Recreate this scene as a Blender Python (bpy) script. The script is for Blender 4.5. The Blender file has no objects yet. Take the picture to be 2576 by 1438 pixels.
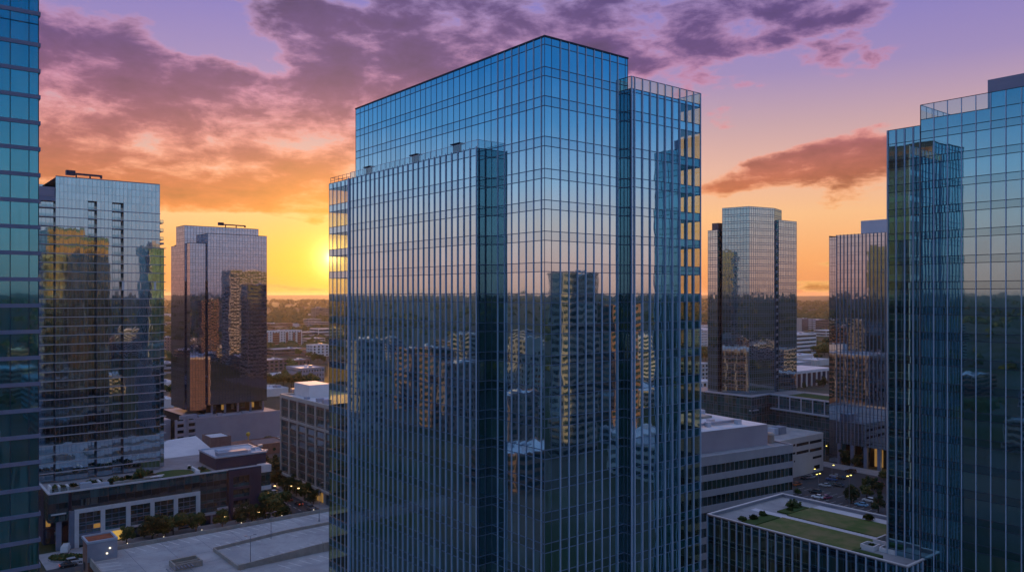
import bpy, bmesh, math, random
from mathutils import Vector
R = math.radians
random.seed(7)
SC = bpy.context.scene
COL = SC.collection

# ------------------------------------------------------------------ frame
# The camera stands at (0,0,75) over the town and looks level along +Y (west, into the sunset).
F, CX, HY, H = 2003.0, 1288.0, 742.0, 75.0
A = Vector((-.6253, .7803))      # street direction going away to the left
B = Vector((.7803, .6253))       # street direction going away to the right

def K(px): return (px - CX) / F
def at(px, Y): return Vector((K(px) * Y, Y))
def onz(px, py, z):
    Y = (H - z) * F / (py - HY)
    return at(px, Y)
def along(C, d, px):
    k = K(px)
    t = (k * C.y - C.x) / (d.x - k * d.y)
    return t
def zat(py, Y): return H + (HY - py) / F * Y

# ------------------------------------------------------------------ node helpers
class NT:
    def __init__(s, tree):
        s.t = tree
    def n(s, typ, **kw):
        nd = s.t.nodes.new(typ)
        for k, v in kw.items(): setattr(nd, k, v)
        return nd
    def put(s, sock, v):
        if v is None: return
        if isinstance(v, bpy.types.NodeSocket): s.t.links.new(v, sock)
        else: sock.default_value = v
    def m(s, op, a, b=None, c=None, clamp=False):
        nd = s.n('ShaderNodeMath', operation=op, use_clamp=clamp)
        for i, v in enumerate((a, b, c)): s.put(nd.inputs[i], v)
        return nd.outputs[0]
    def vm(s, op, a, b=None, sc=None):
        nd = s.n('ShaderNodeVectorMath', operation=op)
        s.put(nd.inputs[0], a)
        if b is not None: s.put(nd.inputs[1], b)
        if sc is not None: s.put(nd.inputs['Scale'], sc)
        return nd.outputs['Value'] if op in ('DOT_PRODUCT', 'LENGTH') else nd.outputs[0]
    def mix(s, f, a, b, blend='MIX'):
        nd = s.n('ShaderNodeMix', data_type='RGBA', blend_type=blend)
        s.put(nd.inputs[0], f)
        for sock, v in ((nd.inputs[6], a), (nd.inputs[7], b)):
            if isinstance(v, (tuple, list)) and len(v) == 3: v = (*v, 1)
            s.put(sock, v)
        return nd.outputs[2]
    def ramp(s, f, stops, interp='LINEAR'):
        nd = s.n('ShaderNodeValToRGB')
        cr = nd.color_ramp; cr.interpolation = interp
        while len(cr.elements) < len(stops): cr.elements.new(.5)
        for e, (p, c) in zip(cr.elements, stops):
            e.position = p
            e.color = (*c, 1) if len(c) == 3 else c
        s.put(nd.inputs[0], f)
        return nd.outputs[0]
    def noise(s, vec, scale, detail=3, rough=.5, dist=0):
        nd = s.n('ShaderNodeTexNoise')
        s.put(nd.inputs['Vector'], vec)
        nd.inputs['Scale'].default_value = scale
        nd.inputs['Detail'].default_value = detail
        nd.inputs['Roughness'].default_value = rough
        nd.inputs['Distortion'].default_value = dist
        return nd
    def sstep(s, v, lo, hi):
        nd = s.n('ShaderNodeMapRange', interpolation_type='SMOOTHSTEP')
        s.put(nd.inputs[0], v); nd.inputs[1].default_value = lo; nd.inputs[2].default_value = hi
        return nd.outputs[0]

def newmat(name):
    m = bpy.data.materials.new(name); m.use_nodes = True
    m.node_tree.nodes.clear()
    return m, NT(m.node_tree)
def out(nt, sh, vol=None):
    o = nt.n('ShaderNodeOutputMaterial')
    if sh is not None: nt.t.links.new(sh, o.inputs[0])
    if vol is not None: nt.t.links.new(vol, o.inputs[1])

def solid(name, c1, c2=None, rough=.7, scale=.4, metal=0, detail=4, stretch=(1, 1, 1), spec=.3, bump=0):
    m, nt = newmat(name)
    p = nt.n('ShaderNodeBsdfPrincipled')
    p.inputs['Roughness'].default_value = rough
    p.inputs['Metallic'].default_value = metal
    p.inputs['Specular IOR Level'].default_value = spec
    if c2 is None: c2 = tuple(x * .8 for x in c1)
    g = nt.n('ShaderNodeNewGeometry')
    v = nt.vm('MULTIPLY', g.outputs['Position'], stretch)
    nz = nt.noise(v, scale, detail, .6)
    f = nt.sstep(nz.outputs[0], .3, .7)
    col = nt.mix(f, c1, c2)
    nt.t.links.new(col, p.inputs['Base Color'])
    if bump:
        b = nt.n('ShaderNodeBump'); b.inputs['Strength'].default_value = bump
        n2 = nt.noise(v, scale * 6, 4, .6)
        nt.t.links.new(n2.outputs[0], b.inputs['Height']); nt.t.links.new(b.outputs[0], p.inputs['Normal'])
    out(nt, p.outputs[0])
    return m

def emit(name, c, s):
    m, nt = newmat(name)
    e = nt.n('ShaderNodeEmission'); e.inputs[0].default_value = (*c, 1); e.inputs[1].default_value = s
    out(nt, e.outputs[0]); return m

def glass(name, tint, in1, in2, refl0=.5, wob=.004, tilt=.003, scale=(.8, .8, .18), rough=.012, transp=False, curtain=.12, curtain_col=(.10, .13, .13)):
    """Curtain wall glass: mirror layer over a dark room whose look changes from pane to pane."""
    m, nt = newmat(name)
    uv = nt.n('ShaderNodeUVMap', uv_map='cell')
    wn = nt.n('ShaderNodeTexWhiteNoise', noise_dimensions='2D')
    nt.t.links.new(uv.outputs[0], wn.inputs['Vector'])
    g = nt.n('ShaderNodeNewGeometry')
    c0 = nt.vm('SUBTRACT', wn.outputs['Color'], (.5, .5, .5))
    pos = nt.vm('MULTIPLY', g.outputs['Position'], scale)
    pos = nt.vm('ADD', pos, nt.vm('SCALE', wn.outputs['Color'], sc=3.0))
    nz = nt.noise(pos, 1.0, 1.5, .5)
    c1 = nt.vm('SUBTRACT', nz.outputs['Color'], (.5, .5, .5))
    N = nt.vm('ADD', g.outputs['Normal'], nt.vm('SCALE', c0, sc=tilt))
    N = nt.vm('ADD', N, nt.vm('SCALE', c1, sc=wob))
    N = nt.vm('NORMALIZE', N)
    gl = nt.n('ShaderNodeBsdfGlossy'); gl.inputs['Roughness'].default_value = rough
    # slight tint change from pane to pane
    tv = nt.m('MULTIPLY_ADD', wn.outputs['Value'], .16, .90)
    nt.t.links.new(nt.vm('SCALE', (*tint,), sc=tv), gl.inputs[0])
    nt.t.links.new(N, gl.inputs['Normal'])
    lw = nt.n('ShaderNodeLayerWeight'); lw.inputs[0].default_value = .5
    f4 = nt.m('POWER', lw.outputs['Facing'], 4.0)
    fac = nt.m('MULTIPLY_ADD', f4, 1 - refl0, refl0)
    if transp:
        inn = nt.n('ShaderNodeBsdfTransparent'); inn.inputs[0].default_value = (*in1, 1)
    else:
        inn = nt.n('ShaderNodeBsdfDiffuse')
        wn2 = nt.n('ShaderNodeTexWhiteNoise', noise_dimensions='2D')
        nt.t.links.new(nt.vm('ADD', uv.outputs[0], (31.7, 12.3, 0)), wn2.inputs['Vector'])
        st = nt.noise(nt.vm('MULTIPLY', g.outputs['Position'], (2.2, 2.2, .12)), 1.0, 2, .5)
        c = nt.mix(nt.m('MULTIPLY', wn2.outputs['Value'], st.outputs[0]), in1, in2)
        cur = nt.m('LESS_THAN', wn2.outputs['Value'], curtain)
        cur = nt.m('MULTIPLY', cur, nt.m('GREATER_THAN', st.outputs[0], .42))
        c = nt.mix(cur, c, curtain_col)
        nt.t.links.new(c, inn.inputs[0])
    mx = nt.n('ShaderNodeMixShader')
    nt.t.links.new(fac, mx.inputs[0]); nt.t.links.new(inn.outputs[0], mx.inputs[1]); nt.t.links.new(gl.outputs[0], mx.inputs[2])
    out(nt, mx.outputs[0])
    return m

# ------------------------------------------------------------------ mesh helpers
def P3(p, z): return (p[0], p[1], z)
def origin(o):
    v = Vector((0, 0, 0))
    while o is not None:
        v += o.location; o = o.parent
    return v

class MB:
    def __init__(s): s.v = []; s.f = []; s.mi = []; s.uv = []
    def face(s, pts, m=0, uv=(0, 0)):
        i = len(s.v); s.v += [tuple(p) for p in pts]
        s.f.append(tuple(range(i, i + len(pts)))); s.mi.append(m); s.uv.append(uv)
    def prism(s, pts, z0, z1, m=0, mtop=None, bottom=True):
        """pts counter-clockwise seen from above"""
        n = len(pts)
        for i in range(n):
            a, b = pts[i], pts[(i + 1) % n]
            s.face([P3(a, z0), P3(b, z0), P3(b, z1), P3(a, z1)], m)
        s.face([P3(p, z1) for p in pts], m if mtop is None else mtop)
        if bottom: s.face([P3(p, z0) for p in reversed(pts)], m)
    def bar(s, p0, p1, t0, t1, z0, z1, m=0, ext=0):
        """box along p0->p1; t0..t1 measured outward (to the right of travel)"""
        p0 = Vector(p0); p1 = Vector(p1); d = (p1 - p0).normalized(); n = Vector((d.y, -d.x))
        p0 = p0 - d * ext; p1 = p1 + d * ext
        q = [p0 + n * t1, p1 + n * t1, p1 + n * t0, p0 + n * t0]
        s.prism(q, z0, z1, m)
    def box(s, c, sx, sy, z0, z1, ang=0, m=0):
        ca, sa = math.cos(ang), math.sin(ang)
        q = [(c[0] + ca * x - sa * y, c[1] + sa * x + ca * y) for x, y in ((-sx/2, -sy/2), (sx/2, -sy/2), (sx/2, sy/2), (-sx/2, sy/2))]
        s.prism(q, z0, z1, m)
    def tube(s, p0, p1, r0, r1=None, n=8, m=0, cap=True):
        r1 = r0 if r1 is None else r1
        p0 = Vector(p0); p1 = Vector(p1); d = (p1 - p0).normalized()
        u = d.orthogonal().normalized(); w = d.cross(u)
        ra = [p0 + (u * math.cos(2*math.pi*i/n) + w * math.sin(2*math.pi*i/n)) * r0 for i in range(n)]
        rb = [p1 + (u * math.cos(2*math.pi*i/n) + w * math.sin(2*math.pi*i/n)) * r1 for i in range(n)]
        for i in range(n):
            j = (i + 1) % n; s.face([ra[i], ra[j], rb[j], rb[i]], m)
        if cap: s.face(rb, m); s.face(ra[::-1], m)
    def ball(s, c, r, m=0, nu=8, nv=5, sz=1):
        c = Vector(c)
        g = [[c + Vector((r*math.sin(math.pi*j/nv)*math.cos(2*math.pi*i/nu), r*math.sin(math.pi*j/nv)*math.sin(2*math.pi*i/nu), -sz*r*math.cos(math.pi*j/nv))) for i in range(nu)] for j in range(nv+1)]
        for j in range(nv):
            for i in range(nu):
                s.face([g[j][i], g[j][(i+1) % nu], g[j+1][(i+1) % nu], g[j+1][i]], m)
    def build(s, name, mats, parent=None, smooth=False):
        if not isinstance(mats, (list, tuple)): mats = [mats]
        o0 = origin(parent) if parent is not None else Vector((0, 0, 0))
        me = bpy.data.meshes.new(name)
        me.from_pydata([(v[0]-o0.x, v[1]-o0.y, v[2]-o0.z) for v in s.v], [], s.f)
        for m in mats: me.materials.append(m)
        me.polygons.foreach_set('material_index', s.mi)
        ul = me.uv_layers.new(name='cell')
        dat = []
        for f, uv in zip(s.f, s.uv): dat += list(uv) * len(f)
        ul.data.foreach_set('uv', dat)
        if smooth: me.polygons.foreach_set('use_smooth', [True] * len(s.f))
        me.update()
        o = bpy.data.objects.new(name, me); COL.objects.link(o)
        if parent is not None: o.parent = parent
        return o

def tag(o, label=None, cat=None, group=None, kind=None):
    if label: o['label'] = label
    if cat: o['category'] = cat
    if group: o['group'] = group
    if kind: o['kind'] = kind
    return o
def thing(name, label, cat, loc=(0, 0, 0), group=None, rz=0):
    o = bpy.data.objects.new(name, None); COL.objects.link(o)
    o.empty_display_size = .5
    o.location = loc; o.rotation_euler = (0, 0, rz)
    return tag(o, label, cat, group)
def copy_tree(o, parent=None):
    c = o.copy(); COL.objects.link(c)
    if parent is not None: c.parent = parent
    for ch in list(o.children): copy_tree(ch, c)
    return c
def link_copy(o, parent, loc, rz=0):
    c = bpy.data.objects.new(o.name, o.data); COL.objects.link(c)
    c.parent = parent; c.location = loc; c.rotation_euler = (0, 0, rz); return c

SEED = [0]
def cols_even(L, w):
    n = max(1, round(L / w)); return [L * i / n for i in range(n + 1)]
def facade(parent, p0, p1, rows, cols, mats, bar=(.09, .06), hbar=(.09, .05), gmat=None, name='curtain_wall', pick=None, grid=True):
    """p0 -> p1 left to right seen from outside. rows: list of (z0, z1, kind). cols: offsets along."""
    p0 = Vector(p0); p1 = Vector(p1); d = (p1 - p0).normalized(); n = Vector((d.y, -d.x))
    SEED[0] += 1; sd = SEED[0] * 61
    g = MB()
    for j, (z0, z1, k) in enumerate(rows):
        for i in range(len(cols) - 1):
            a = p0 + d * cols[i]; b = p0 + d * cols[i + 1]
            m = pick(i, j, k) if pick else k
            if m < 0: continue
            g.face([P3(a, z0), P3(b, z0), P3(b, z1), P3(a, z1)], m, (i + .5 + sd, j + .5))
    o = g.build(name, mats, parent)
    if grid and gmat is not None:
        b = MB()
        zlo, zhi = rows[0][0], rows[0][1]
        zlo = min(r[0] for r in rows); zhi = max(r[1] for r in rows)
        w, dp = bar
        for c in cols:
            q = p0 + d * c
            b.bar(q - d * w/2, q + d * w/2, -.02, dp, zlo, zhi)
        hw, hd = hbar
        zs = sorted(set([r[0] for r in rows] + [r[1] for r in rows]))
        for z in zs: b.bar(p0, p1, -.02, hd, z - hw/2, z + hw/2)
        b.build('mullion_grid', gmat, parent)
    return o
def floors(z0, z1, fh, sp, kv=0, ks=1):
    """vision / spandrel rows counted down from the top"""
    r = []; z = z1
    while z > z0 + .3:
        a = max(z0, z - sp); r.append((a, z, ks)); z = a
        if z <= z0 + .3: break
        a = max(z0, z - (fh - sp)); r.append((a, z, kv)); z = a
    return r
def rect(P, La, Lb, d1=A, d2=B):
    P = Vector(P); return [P, P + d2 * Lb, P + d2 * Lb + d1 * La, P + d1 * La]   # ccw
def glass_box(parent, P, La, Lb, rows, cw, mats, gmat, d1=A, d2=B, bar=(.09, .06), hbar=(.09, .05), sides='LRBF', roofmat=None, z1=None, cap=None):
    P = Vector(P); q = rect(P, La, Lb, d1, d2)
    sd = {'L': (q[3], q[0], La), 'R': (q[0], q[1], Lb), 'B': (q[1], q[2], La), 'F': (q[2], q[3], Lb)}
    for s in sides:
        a, b, L = sd[s]
        facade(parent, a, b, rows, cols_even(L, cw), mats, bar, hbar, gmat)
    z1 = max(r[1] for r in rows) if z1 is None else z1
    if roofmat is not None:
        r = MB(); r.face([P3(p, z1 - .25) for p in q]); r.build('roof', roofmat, parent)
        c = MB()
        for i in range(4): c.bar(q[i], q[(i+1) % 4], -.35, .08, z1 - .05, z1 + .22, ext=.08 if i % 2 else -.36)
        c.build('parapet', cap or gmat, parent)
    return q
def fins(parent, p0, p1, offs, z0, z1, w, dep, mat, name='fin'):
    p0 = Vector(p0); p1 = Vector(p1); d = (p1 - p0).normalized()
    for c in offs:
        b = MB(); q = p0 + d * c
        b.bar(q - d * w/2, q + d * w/2, .0, dep, z0, z1); b.build(name, mat, parent)
# ------------------------------------------------------------------ world, sun, camera
SUN_AZ, SUN_EL = -12.6, 2.6       # degrees right of +Y, above the horizon
def sundir():
    a, e = R(SUN_AZ), R(SUN_EL)
    return Vector((math.sin(a) * math.cos(e), math.cos(a) * math.cos(e), math.sin(e)))
def azel(px, py):
    az = math.degrees(math.atan(K(px))); el = math.degrees(math.atan((HY - py) / F * math.cos(R(az))))
    return az, el

def make_world():
    w = bpy.data.worlds.new("World"); SC.world = w; w.use_nodes = True
    w.node_tree.nodes.clear(); nt = NT(w.node_tree)
    tc = nt.n('ShaderNodeTexCoord')
    d = nt.vm('NORMALIZE', tc.outputs['Generated'])
    sp = nt.n('ShaderNodeSeparateXYZ'); nt.t.links.new(d, sp.inputs[0])
    x, y, z = sp.outputs
    el = nt.m('MULTIPLY', nt.m('ARCSINE', z), 180 / math.pi)
    az = nt.m('MULTIPLY', nt.m('ARCTAN2', x, y), 180 / math.pi)
    e90 = nt.m('DIVIDE', nt.m('MAXIMUM', el, 0.0), 45.0)
    front = nt.ramp(e90, [(0, (.84, .29, .10)), (2.5/45, (.93, .40, .15)), (5.5/45, (.93, .51, .25)), (8.5/45, (.78, .45, .35)),
                          (11.5/45, (.56, .36, .40)), (15/45, (.34, .255, .49)), (20/45, (.22, .19, .53)), (30/45, (.26, .28, .54)), (1, (.35, .42, .70))])
    side = nt.ramp(e90, [(0, (1.02, .42, .31)), (2/45, (1.05, .50, .42)), (5/45, (.88, .58, .56)), (8/45, (.48, .54, .72)),
                         (12/45, (.13, .33, .64)), (16/45, (.03, .205, .54)), (22/45, (.02, .165, .47)), (32/45, (.12, .29, .58)), (1, (.35, .43, .72))])
    aaz = nt.m('ABSOLUTE', az)
    fs = nt.sstep(aaz, 36, 66)
    back = nt.ramp(e90, [(0, (.46, .31, .32)), (2/45, (.48, .38, .41)), (5/45, (.44, .45, .55)), (8/45, (.34, .46, .64)),
                         (12/45, (.13, .33, .62)), (16/45, (.03, .205, .54)), (22/45, (.02, .165, .47)), (32/45, (.12, .29, .58)), (1, (.35, .43, .72))])
    base = nt.mix(nt.sstep(aaz, 100, 128), nt.mix(fs, front, side), back)
    # glow round the sun, wider along the horizon
    s = sundir()
    sd = nt.m('MAXIMUM', nt.vm('DOT_PRODUCT', d, tuple(s)), 0.0)
    def add(c, n, col, k):
        g = nt.m('MULTIPLY', nt.m('POWER', sd, n), k)
        return nt.mix(1.0, c, nt.vm('SCALE', col, sc=g), 'ADD')
    low = nt.sstep(el, 8.5, 1.5)
    g0 = nt.m('MULTIPLY', nt.m('POWER', sd, 120.0), nt.m('MULTIPLY', low, .9))
    base = nt.mix(g0, base, (1.15, .60, .06))
    # clouds: fractal noise on a flat cloud deck, steered by broad cloud banks
    zz = nt.m('ADD', nt.m('MAXIMUM', z, 0.0), .10)
    cp = nt.n('ShaderNodeCombineXYZ')
    nt.put(cp.inputs[0], nt.m('DIVIDE', x, zz)); nt.put(cp.inputs[1], nt.m('MULTIPLY', nt.m('DIVIDE', y, zz), .75)); nt.put(cp.inputs[2], 3.7)
    n1 = nt.noise(cp.outputs[0], 1.5, 9, .58, .15)
    ca = nt.n('ShaderNodeCombineXYZ')
    nt.put(ca.inputs[0], nt.m('MULTIPLY', az, .22)); nt.put(ca.inputs[1], nt.m('MULTIPLY', el, .50)); nt.put(ca.inputs[2], 1.3)
    n2 = nt.noise(ca.outputs[0], 1.0, 9, .60, .2)
    nn = nt.m('ADD', nt.m('MULTIPLY', n1.outputs[0], .5), nt.m('MULTIPLY', n2.outputs[0], .5))
    banks = [  # px, py, rx, ry (deg), tilt deg, weight
        (200, 190, 8.0, 4.4, 10, .40), (420, 300, 9.0, 4.4, 14, .46), (640, 360, 8.0, 3.2, 16, .42), (300, 420, 8.0, 2.2, 0, .36), (800, 400, 5.0, 2.0, 14, .36),
        (620, 445, 7.0, 1.4, 4, .34), (860, 150, 5.0, 3.4, -4, .40), (1000, 90, 5.5, 3.0, -8, .40), (760, 60, 2.5, 1.8, 0, .22), (820, 280, 4.0, 1.6, 8, .30),
        (1150, 90, 5.0, 2.6, 6, .34), (1000, 220, 5.0, 1.6, -12, .30), (1300, 40, 5.0, 1.8, 0, .24), (620, 40, 2.0, 1.0, 10, .20),
        (1800, 60, 9.0, 2.7, -7, .50), (1640, 110, 5.5, 1.7, -4, .36), (2060, 25, 7.0, 1.5, -8, .42), (1560, 20, 5.0, 1.8, 0, .34), (1700, 190, 4.0, .9, -4, .12),
        (2140, 385, 5.0, 1.25, -8, .52), (1970, 425, 4.5, .75, -6, .40), (1820, 474, 2.4, .42, -4, .38), (2260, 350, 3.5, 1.2, -8, .42),
        (640, 507, 4.8, .60, 3, .44), (480, 522, 3.0, .42, -2, .40), (800, 512, 2.0, .4, 6, .30), (780, 558, 2.0, .35, 0, .20), (1930, 300, 6, .8, -4, .17), (1800, 350, 3, .8, 0, .20), (2100, 130, 3.5, .9, -20, .16), (1700, 240, 5, .9, -6, .16), (2200, 320, 3, .5, -8, .16),
        (560, 110, 3.0, 1.0, 14, -.22), (480, 40, 5.0, 1.8, 8, -.26), (960, 310, 2.2, 1.2, 20, -.10), (1120, 165, 1.5, .8, 0, -.06), (640, 560, 9.0, .5, 0, -.10),
    ]
    dens = 0.0
    for px, py, rx, ry, tl, wt in banks:
        a0, e0 = azel(px, py); c_, s_ = math.cos(R(tl)), math.sin(R(tl))
        u = nt.m('SUBTRACT', az, a0); v = nt.m('SUBTRACT', el, e0)   # +tilt sinks to the right
        p = nt.m('DIVIDE', nt.m('SUBTRACT', nt.m('MULTIPLY', u, c_), nt.m('MULTIPLY', v, s_)), rx)
        q = nt.m('DIVIDE', nt.m('ADD', nt.m('MULTIPLY', u, s_), nt.m('MULTIPLY', v, c_)), ry)
        r2 = nt.m('ADD', nt.m('MULTIPLY', p, p), nt.m('MULTIPLY', q, q))
        gs = nt.m('EXPONENT', nt.m('MULTIPLY', r2, -1.0))
        dens = nt.m('MULTIPLY_ADD', gs, wt * 1.4, dens)
    dens = nt.m('ADD', nt.m('MINIMUM', dens, .58), nt.m('MULTIPLY', nt.m('SUBTRACT', nn, .5), 3.5))
    cl = nt.m('MULTIPLY', nt.sstep(dens, .18, .42), nt.sstep(aaz, 56, 40))
    thick = nt.sstep(dens, .22, .66)
    ccol = nt.ramp(e90, [(0, (.95, .36, .06)), (5/45, (.80, .23, .05)), (7.5/45, (.58, .15, .07)), (10/45, (.38, .105, .115)),
                         (13/45, (.24, .08, .17)), (16/45, (.13, .06, .20)), (22/45, (.085, .055, .20)), (1, (.10, .10, .24))])
    ledge = nt.ramp(e90, [(0, (1.0, .55, .18)), (6/45, (.98, .46, .20)), (10/45, (.86, .34, .27)), (14/45, (.66, .28, .42)), (20/45, (.36, .25, .50)), (1, (.2, .2, .4))])
    ctex = nt.m('MULTIPLY_ADD', nt.m('SUBTRACT', nn, .5), -2.9, 1.0)
    ccol = nt.vm('SCALE', ccol, sc=ctex)
    cc = nt.mix(thick, ledge, ccol)
    # clouds near the sun take its colour
    cc = nt.mix(nt.m('MULTIPLY', nt.m('POWER', sd, 260.0), .7), cc, (1.2, .42, .05))
    base = nt.mix(nt.m('MULTIPLY', cl, .93), base, cc)
    base = add(base, 900.0, (1.5, .85, .12), .22)
    base = add(base, 5000.0, (2.0, 1.5, .7), .5)
    base = add(base, 40000.0, (6, 5.0, 3.0), .5)
    sky = nt.n('ShaderNodeTexSky', sky_type='NISHITA', sun_disc=False)
    sky.sun_elevation = R(3.2); sky.sun_rotation = R(SUN_AZ); sky.dust_density = 3.0; sky.altitude = 100
    bg1 = nt.n('ShaderNodeBackground'); nt.t.links.new(sky.outputs[0], bg1.inputs[0]); bg1.inputs[1].default_value = .008
    bg2 = nt.n('ShaderNodeBackground'); nt.t.links.new(base, bg2.inputs[0]); bg2.inputs[1].default_value = SKY_K
    ad = nt.n('ShaderNodeAddShader'); nt.t.links.new(bg1.outputs[0], ad.inputs[0]); nt.t.links.new(bg2.outputs[0], ad.inputs[1])
    o = nt.n('ShaderNodeOutputWorld'); nt.t.links.new(ad.outputs[0], o.inputs[0])
    w.cycles.sampling_method = 'MANUAL'; w.cycles.sample_map_resolution = 1024
SKY_K = 1.0
HAZE_D = 2.9e-5
make_world()
SUN_EL = 3.2
s = sundir()
L = bpy.data.lights.new('sun', 'SUN'); L.energy = 4.6; L.angle = R(.5); L.color = (1, .46, .14)
lo = bpy.data.objects.new('sun', L); COL.objects.link(lo); lo.rotation_euler = (-s).to_track_quat('-Z', 'Y').to_euler(); lo.location = (0, 0, 300)
cam = bpy.data.cameras.new('camera'); co = bpy.data.objects.new('camera', cam); COL.objects.link(co)
co.location = (0, 0, H); co.rotation_euler = (R(90), 0, 0)
cam.sensor_width = 36; cam.lens = F / 2576 * 36; cam.shift_y = (HY - 719) / 2576; cam.clip_end = 60000; cam.clip_start = .5
SC.camera = co
SC.view_settings.view_transform = 'Standard'; SC.view_settings.look = 'None'; SC.view_settings.exposure = 0; SC.view_settings.gamma = 1
SC.render.engine = 'CYCLES'
cy = SC.cycles
cy.use_denoising = True; cy.max_bounces = 8; cy.glossy_bounces = 5; cy.diffuse_bounces = 2; cy.transparent_max_bounces = 24; cy.volume_bounces = 0
cy.caustics_reflective = False; cy.caustics_refractive = False; cy.sample_clamp_indirect = 4; cy.use_adaptive_sampling = True
cy.adaptive_threshold = .02

# ------------------------------------------------------------------ materials
M = {}
M['g_main'] = glass('tower_glass', (.56, .88, 1.0), (.003, .016, .022), (.036, .125, .145), .76, .0115, .0045, scale=(.6,.6,.25), curtain=.2, curtain_col=(.14,.26,.27))
M['g_main_sp'] = glass('tower_spandrel_glass', (.54, .86, 1.0), (.006, .022, .032), (.010, .034, .045), .72, .0105, .0022, curtain=0)
M['g_back'] = glass('sunset_tinted_glass', (.86, .68, .48), (.01, .014, .020), (.06, .07, .06), .60, .010, .010)  # tower glass for the unseen back faces, sunset gold put into its tint
M['g_main_shaded'] = glass('shaded_tower_glass', (.45, .82, .95), (.003, .014, .020), (.02, .07, .08), .36, .0035, .002)  # copy of the tower glass with the shade of the side faces built in
M['g_main_shaded_sp'] = glass('shaded_spandrel_glass', (.45, .82, .95), (.004, .018, .026), (.008, .03, .04), .34, .003, .002, curtain=0)  # spandrel copy darkened the same way, also used on the back faces
M['g_main_clear'] = glass('clear_corner_glass', (.55, .85, 1.0), (.86, .88, .62), (0, 0, 0), .26, .003, .002, transp=True)
M['g_rail'] = glass('balustrade_glass', (.7, .9, 1.0), (.62, .76, .80), (0, 0, 0), .18, .003, .002, transp=True)
M['g_left'] = glass('teal_glass', (.19, .60, .72), (.006, .030, .036), (.04, .15, .16), .58, .004, .003, curtain=.3, curtain_col=(.08, .20, .21))
M['g_curve'] = glass('apartment_glass', (.60, .82, .95), (.006, .020, .026), (.03, .075, .085), .66, .010, .005, scale=(.5,.5,.2))
M['g_bronze'] = glass('bronze_glass', (.54, .64, .84), (.010, .016, .024), (.030, .045, .055), .72, .006, .003, scale=(.4,.4,.25))
M['g_oct'] = glass('pale_glass', (.52, .74, .80), (.010, .022, .028), (.035, .07, .075), .66, .008, .005, scale=(.4,.4,.2))
M['g_right'] = glass('right_tower_glass', (.38, .75, .90), (.003, .018, .024), (.09, .25, .26), .62, .006, .003, curtain=.16, curtain_col=(.07, .09, .07))
M['g_right_sp'] = glass('right_tower_spandrel', (.36, .73, .88), (.005, .022, .032), (.010, .034, .045), .56, .006, .003, curtain=0)
M['g_fin'] = glass('grey_blue_glass', (.48, .64, .76), (.006, .012, .020), (.02, .04, .05), .64, .007, .004, scale=(.4,.4,.2))
M['g_dark'] = glass('dark_window_glass', (.70, .85, .95), (.006, .020, .028), (.03, .075, .092), .24, .010, .008)
M['g_teal'] = glass('teal_low_glass', (.60, .88, .95), (.010, .038, .048), (.05, .18, .21), .16, .008, .005)
M['mull'] = solid('dark_mullion_metal', (.040, .055, .085), (.034, .047, .072), .6, .3, 0, spec=.12)
M['mull_l'] = solid('blue_mullion_metal', (.15, .20, .29), (.125, .17, .25), .65, .3, 0, spec=.1)
M['fin'] = solid('aluminium_fin_metal', (.50, .60, .78), (.45, .55, .72), .42, .3, .15)
M['fin3'] = solid('steel_fin_metal', (.22, .28, .38), (.19, .245, .34), .45, .3, .2)
M['fin2'] = solid('pale_aluminium_metal', (.46, .52, .62), (.42, .48, .58), .4, .3, .3)
M['band'] = solid('blue_grey_slab_metal', (.20, .22, .33), (.17, .19, .29), .5, .3, .2)
M['slab'] = solid('pale_slab_concrete', (.42, .42, .46), (.36, .36, .40), .7, .4)
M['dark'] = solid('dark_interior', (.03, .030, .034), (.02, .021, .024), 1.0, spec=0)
M['mech'] = solid('mauve_louvre_metal', (.26, .26, .36), (.23, .23, .32), .5, .5, .2, stretch=(.2, .2, 3))
M['greym'] = solid('dull_roof_metal', (.34, .37, .45), (.28, .31, .39), .45, .4, .4)
M['stone'] = solid('grey_limestone', (.62, .60, .62), (.54, .52, .54), .75, .5)
M['beige'] = solid('beige_precast', (.50, .45, .42), (.44, .39, .36), .8, .5)
M['spand'] = solid('brown_brick_spandrel', (.20, .13, .12), (.15, .10, .09), .85, 1.2)
M['conc'] = solid('grey_precast', (.40, .40, .44), (.34, .34, .39), .8, .25, stretch=(1, 1, .4))
M['conc_w'] = solid('cream_concrete', (.56, .53, .52), (.48, .45, .44), .8, .2, stretch=(1, 1, .4))
M['mauve'] = solid('mauve_rendered_wall', (.36, .33, .38), (.32, .29, .34), .85, .15)
M['deck'] = solid('parking_deck_concrete', (.34, .34, .35), (.265, .265, .28), .85, .12, bump=.02)
def deckmat():
    m, nt = newmat('stained_deck_concrete'); p = nt.n('ShaderNodeBsdfPrincipled'); p.inputs['Roughness'].default_value = .85; p.inputs['Specular IOR Level'].default_value = .25
    g = nt.n('ShaderNodeNewGeometry')
    a = nt.noise(g.outputs['Position'], .09, 6, .65, .6); b_ = nt.noise(nt.vm('MULTIPLY', g.outputs['Position'], (1, 1, 1)), .55, 5, .7); c_ = nt.noise(g.outputs['Position'], 3.0, 3, .6)
    col = nt.mix(nt.sstep(a.outputs[0], .35, .65), (.27, .275, .295), (.39, .395, .41))
    col = nt.mix(nt.m('MULTIPLY', nt.sstep(b_.outputs[0], .56, .70), .55), col, (.15, .15, .16))
    col = nt.mix(nt.m('MULTIPLY', c_.outputs[0], .25), col, (.42, .42, .42))
    nt.t.links.new(col, p.inputs['Base Color']); out(nt, p.outputs[0]); return m
M['deck'] = deckmat()
M['tan'] = solid('weathered_parapet_concrete', (.36, .33, .30), (.27, .245, .225), .85, .5)
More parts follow.
